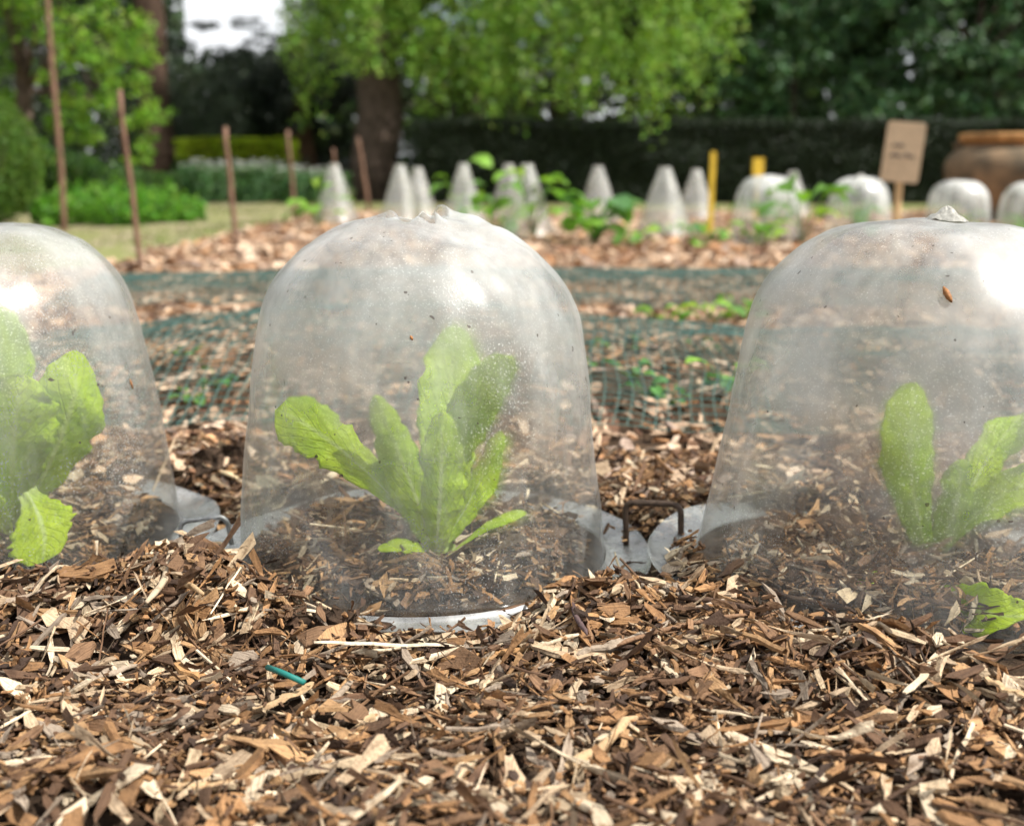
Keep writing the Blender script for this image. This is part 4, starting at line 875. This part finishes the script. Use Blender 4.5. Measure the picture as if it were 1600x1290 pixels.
# clipped conifer at the left edge
def shrub(name, label, cat, group, loc, rx, h, n, size, base, seed, mat=None, flowers=0, shape='ball'):
    mat = mat or M_leaf; r = np.random.default_rng(seed); e = empty(name, loc, label=label, cat=cat, group=group); q = r.normal(0, 1, (n, 3)); q /= np.linalg.norm(q, axis=1)[:, None]; q *= r.uniform(.55, 1.02, (n, 1)) ** .6
    if shape == 'spiky': q = np.stack([r.normal(0, .45, n), r.normal(0, .45, n), r.uniform(-1, .8, n)], 1); q[:, :2] *= (.7 + .25 * (q[:, 2:] + 1))
    P = np.stack([q[:, 0] * rx, q[:, 1] * rx, (q[:, 2] * .5 + .5) * h + .01], 1)
    if name == 'ground_cover_plant': P[:, 2] *= np.clip(1 + .55 * noise2(P[:, 0] * 22, P[:, 1] * 22, seed), .3, 1.8); P[:, :2] *= (1 + .25 * noise2(P[:, 0] * 9, P[:, 1] * 9, seed + 1))[:, None]
    V, Fc, CC = cards(P, size, 2.2 if shape != 'spiky' else 4.5, colvar(n, base, r), r); obj('foliage', mesh('foliage', V, Fc, False, CC), mat, e)
    mb = MB()
    for i in range(4): a = i * 1.6; mb.add(*tube([(0, 0, -.02), (rx * .25 * math.cos(a), rx * .25 * math.sin(a), h * .4), (rx * .5 * math.cos(a), rx * .5 * math.sin(a), h * .75)], max(.004, rx * .04), 5))
    obj('stem', mb.me('stem'), M_bark, e)
    if flowers:
        mb = MB()
        for i in range(flowers):
            p = np.array([r.normal(0, .5) * rx, r.normal(0, .5) * rx, h * r.uniform(.78, 1.06)])
            for k in range(5): a = k * 1.2566; mb.add([p, p + .02 * np.array([math.cos(a - .45), math.sin(a - .45), .3]), p + .034 * np.array([math.cos(a), math.sin(a), .2]), p + .02 * np.array([math.cos(a + .45), math.sin(a + .45), .3])], [(0, 1, 2, 3)])
        obj('blossom', mb.me('blossom'), M_white, e)
p = at(-22, 340, 6.0); shrub('clipped_conifer', 'rounded clipped green conifer at the left picture edge', 'shrub', None, (p[0], 6.0, 0), .30, .68, 9000, .03, [(.10, .19, .03), (.14, .24, .035), (.07, .14, .025)], 401)
for i, (px, py, w, sz) in enumerate([(95, 356, 'leftmost, beside the tallest stake', 1), (150, 352, 'second from the clipped conifer', 1), (195, 357, 'behind the stake nearest the viewer', 1.1), (240, 352, 'second from the path', 1.1), (282, 350, 'nearest the path', .9), (120, 338, 'back row, behind the tallest stake', 1.1), (178, 335, 'back row, middle', 1.1), (232, 334, 'back row, nearest the path', 1.0)]):
    g = gnd(px, py); shrub('ground_cover_plant', 'low bright green ground cover clump ' + w, 'plant', 'ground cover beside the path', (g[0], g[1], 0), .16 * sz, .14 * sz, 900, .045, [(.12, .30, .03), (.18, .38, .04), (.09, .22, .03)], 410 + i)
for i, px in enumerate([308, 334, 358, 384, 408, 432, 456, 480, 503, 522]):
    Y = 10.2 + .35 * (i % 3); p = at(px, 318, Y); shrub('flowering_plant', ('%s white flowering plant in the row below the clipped hedge' % ['leftmost', 'second', 'third', 'fourth', 'fifth', 'sixth', 'seventh', 'eighth', 'ninth', 'last'][i]) + (' counted from the left' if 0 < i < 9 else ''), 'plant', 'white flowering row', (p[0], Y, 0), .13, Zp(253 + 4 * (i % 2) + (10 if i > 5 else 0), Y), 900, .075, [(.06, .14, .05), (.09, .19, .07), (.13, .25, .11)], 430 + i, None, 34, 'spiky')
for i, (px, Y, w) in enumerate([(90, 9.2, 'behind the tallest stake, dark green'), (190, 9.6, 'left of the low clipped hedge'), (262, 10.4, 'against the low clipped hedge'), (10, 8.8, 'behind the clipped conifer'), (636, 12.6, 'between the thick trunk and the dark hedge')]):
    p = at(px, 330, Y); shrub('leafy_shrub', 'mid height leafy shrub ' + w, 'shrub', 'shrubs under the bright tree', (p[0], Y, 0), .42, Zp([235, 262, 272, 200, 170][i], Y), 2600, .06, [(.05, .11, .025), (.08, .16, .03), (.035, .08, .02)], 450 + i)

# grass tufts on the path
rg = np.random.default_rng(500); n = 9000; y = rg.uniform(3.5, 10.5, n); x = -1.32 - .02 * (y - 3.5) - rg.random(n) ** 1.2 * 1.9; k = noise2(x * 3, y * 2, 8) + rg.normal(0, .3, n) > .25; x = x[k]; y = y[k]; n = len(x)
hgt_ = rg.uniform(.01, .04, n); a = rg.uniform(0, 6.28, n); base = np.stack([x, y, Hgt(x, y) + .006], 1); d = np.stack([np.cos(a), np.sin(a), 0 * a], 1)
V = np.stack([base - d * .004, base + d * .004, base + np.stack([rg.normal(0, .012, n), rg.normal(0, .012, n), hgt_], 1)], 1).reshape(-1, 3)
obj('grass', mesh('grass', V, np.arange(3 * n).reshape(-1, 3), False, np.repeat(colvar(n, [(.14, .19, .04), (.20, .22, .07), (.10, .15, .03)], rg), 3, 0)), M_leaf, kind='stuff', label='short patchy grass on the muddy path', cat='grass')
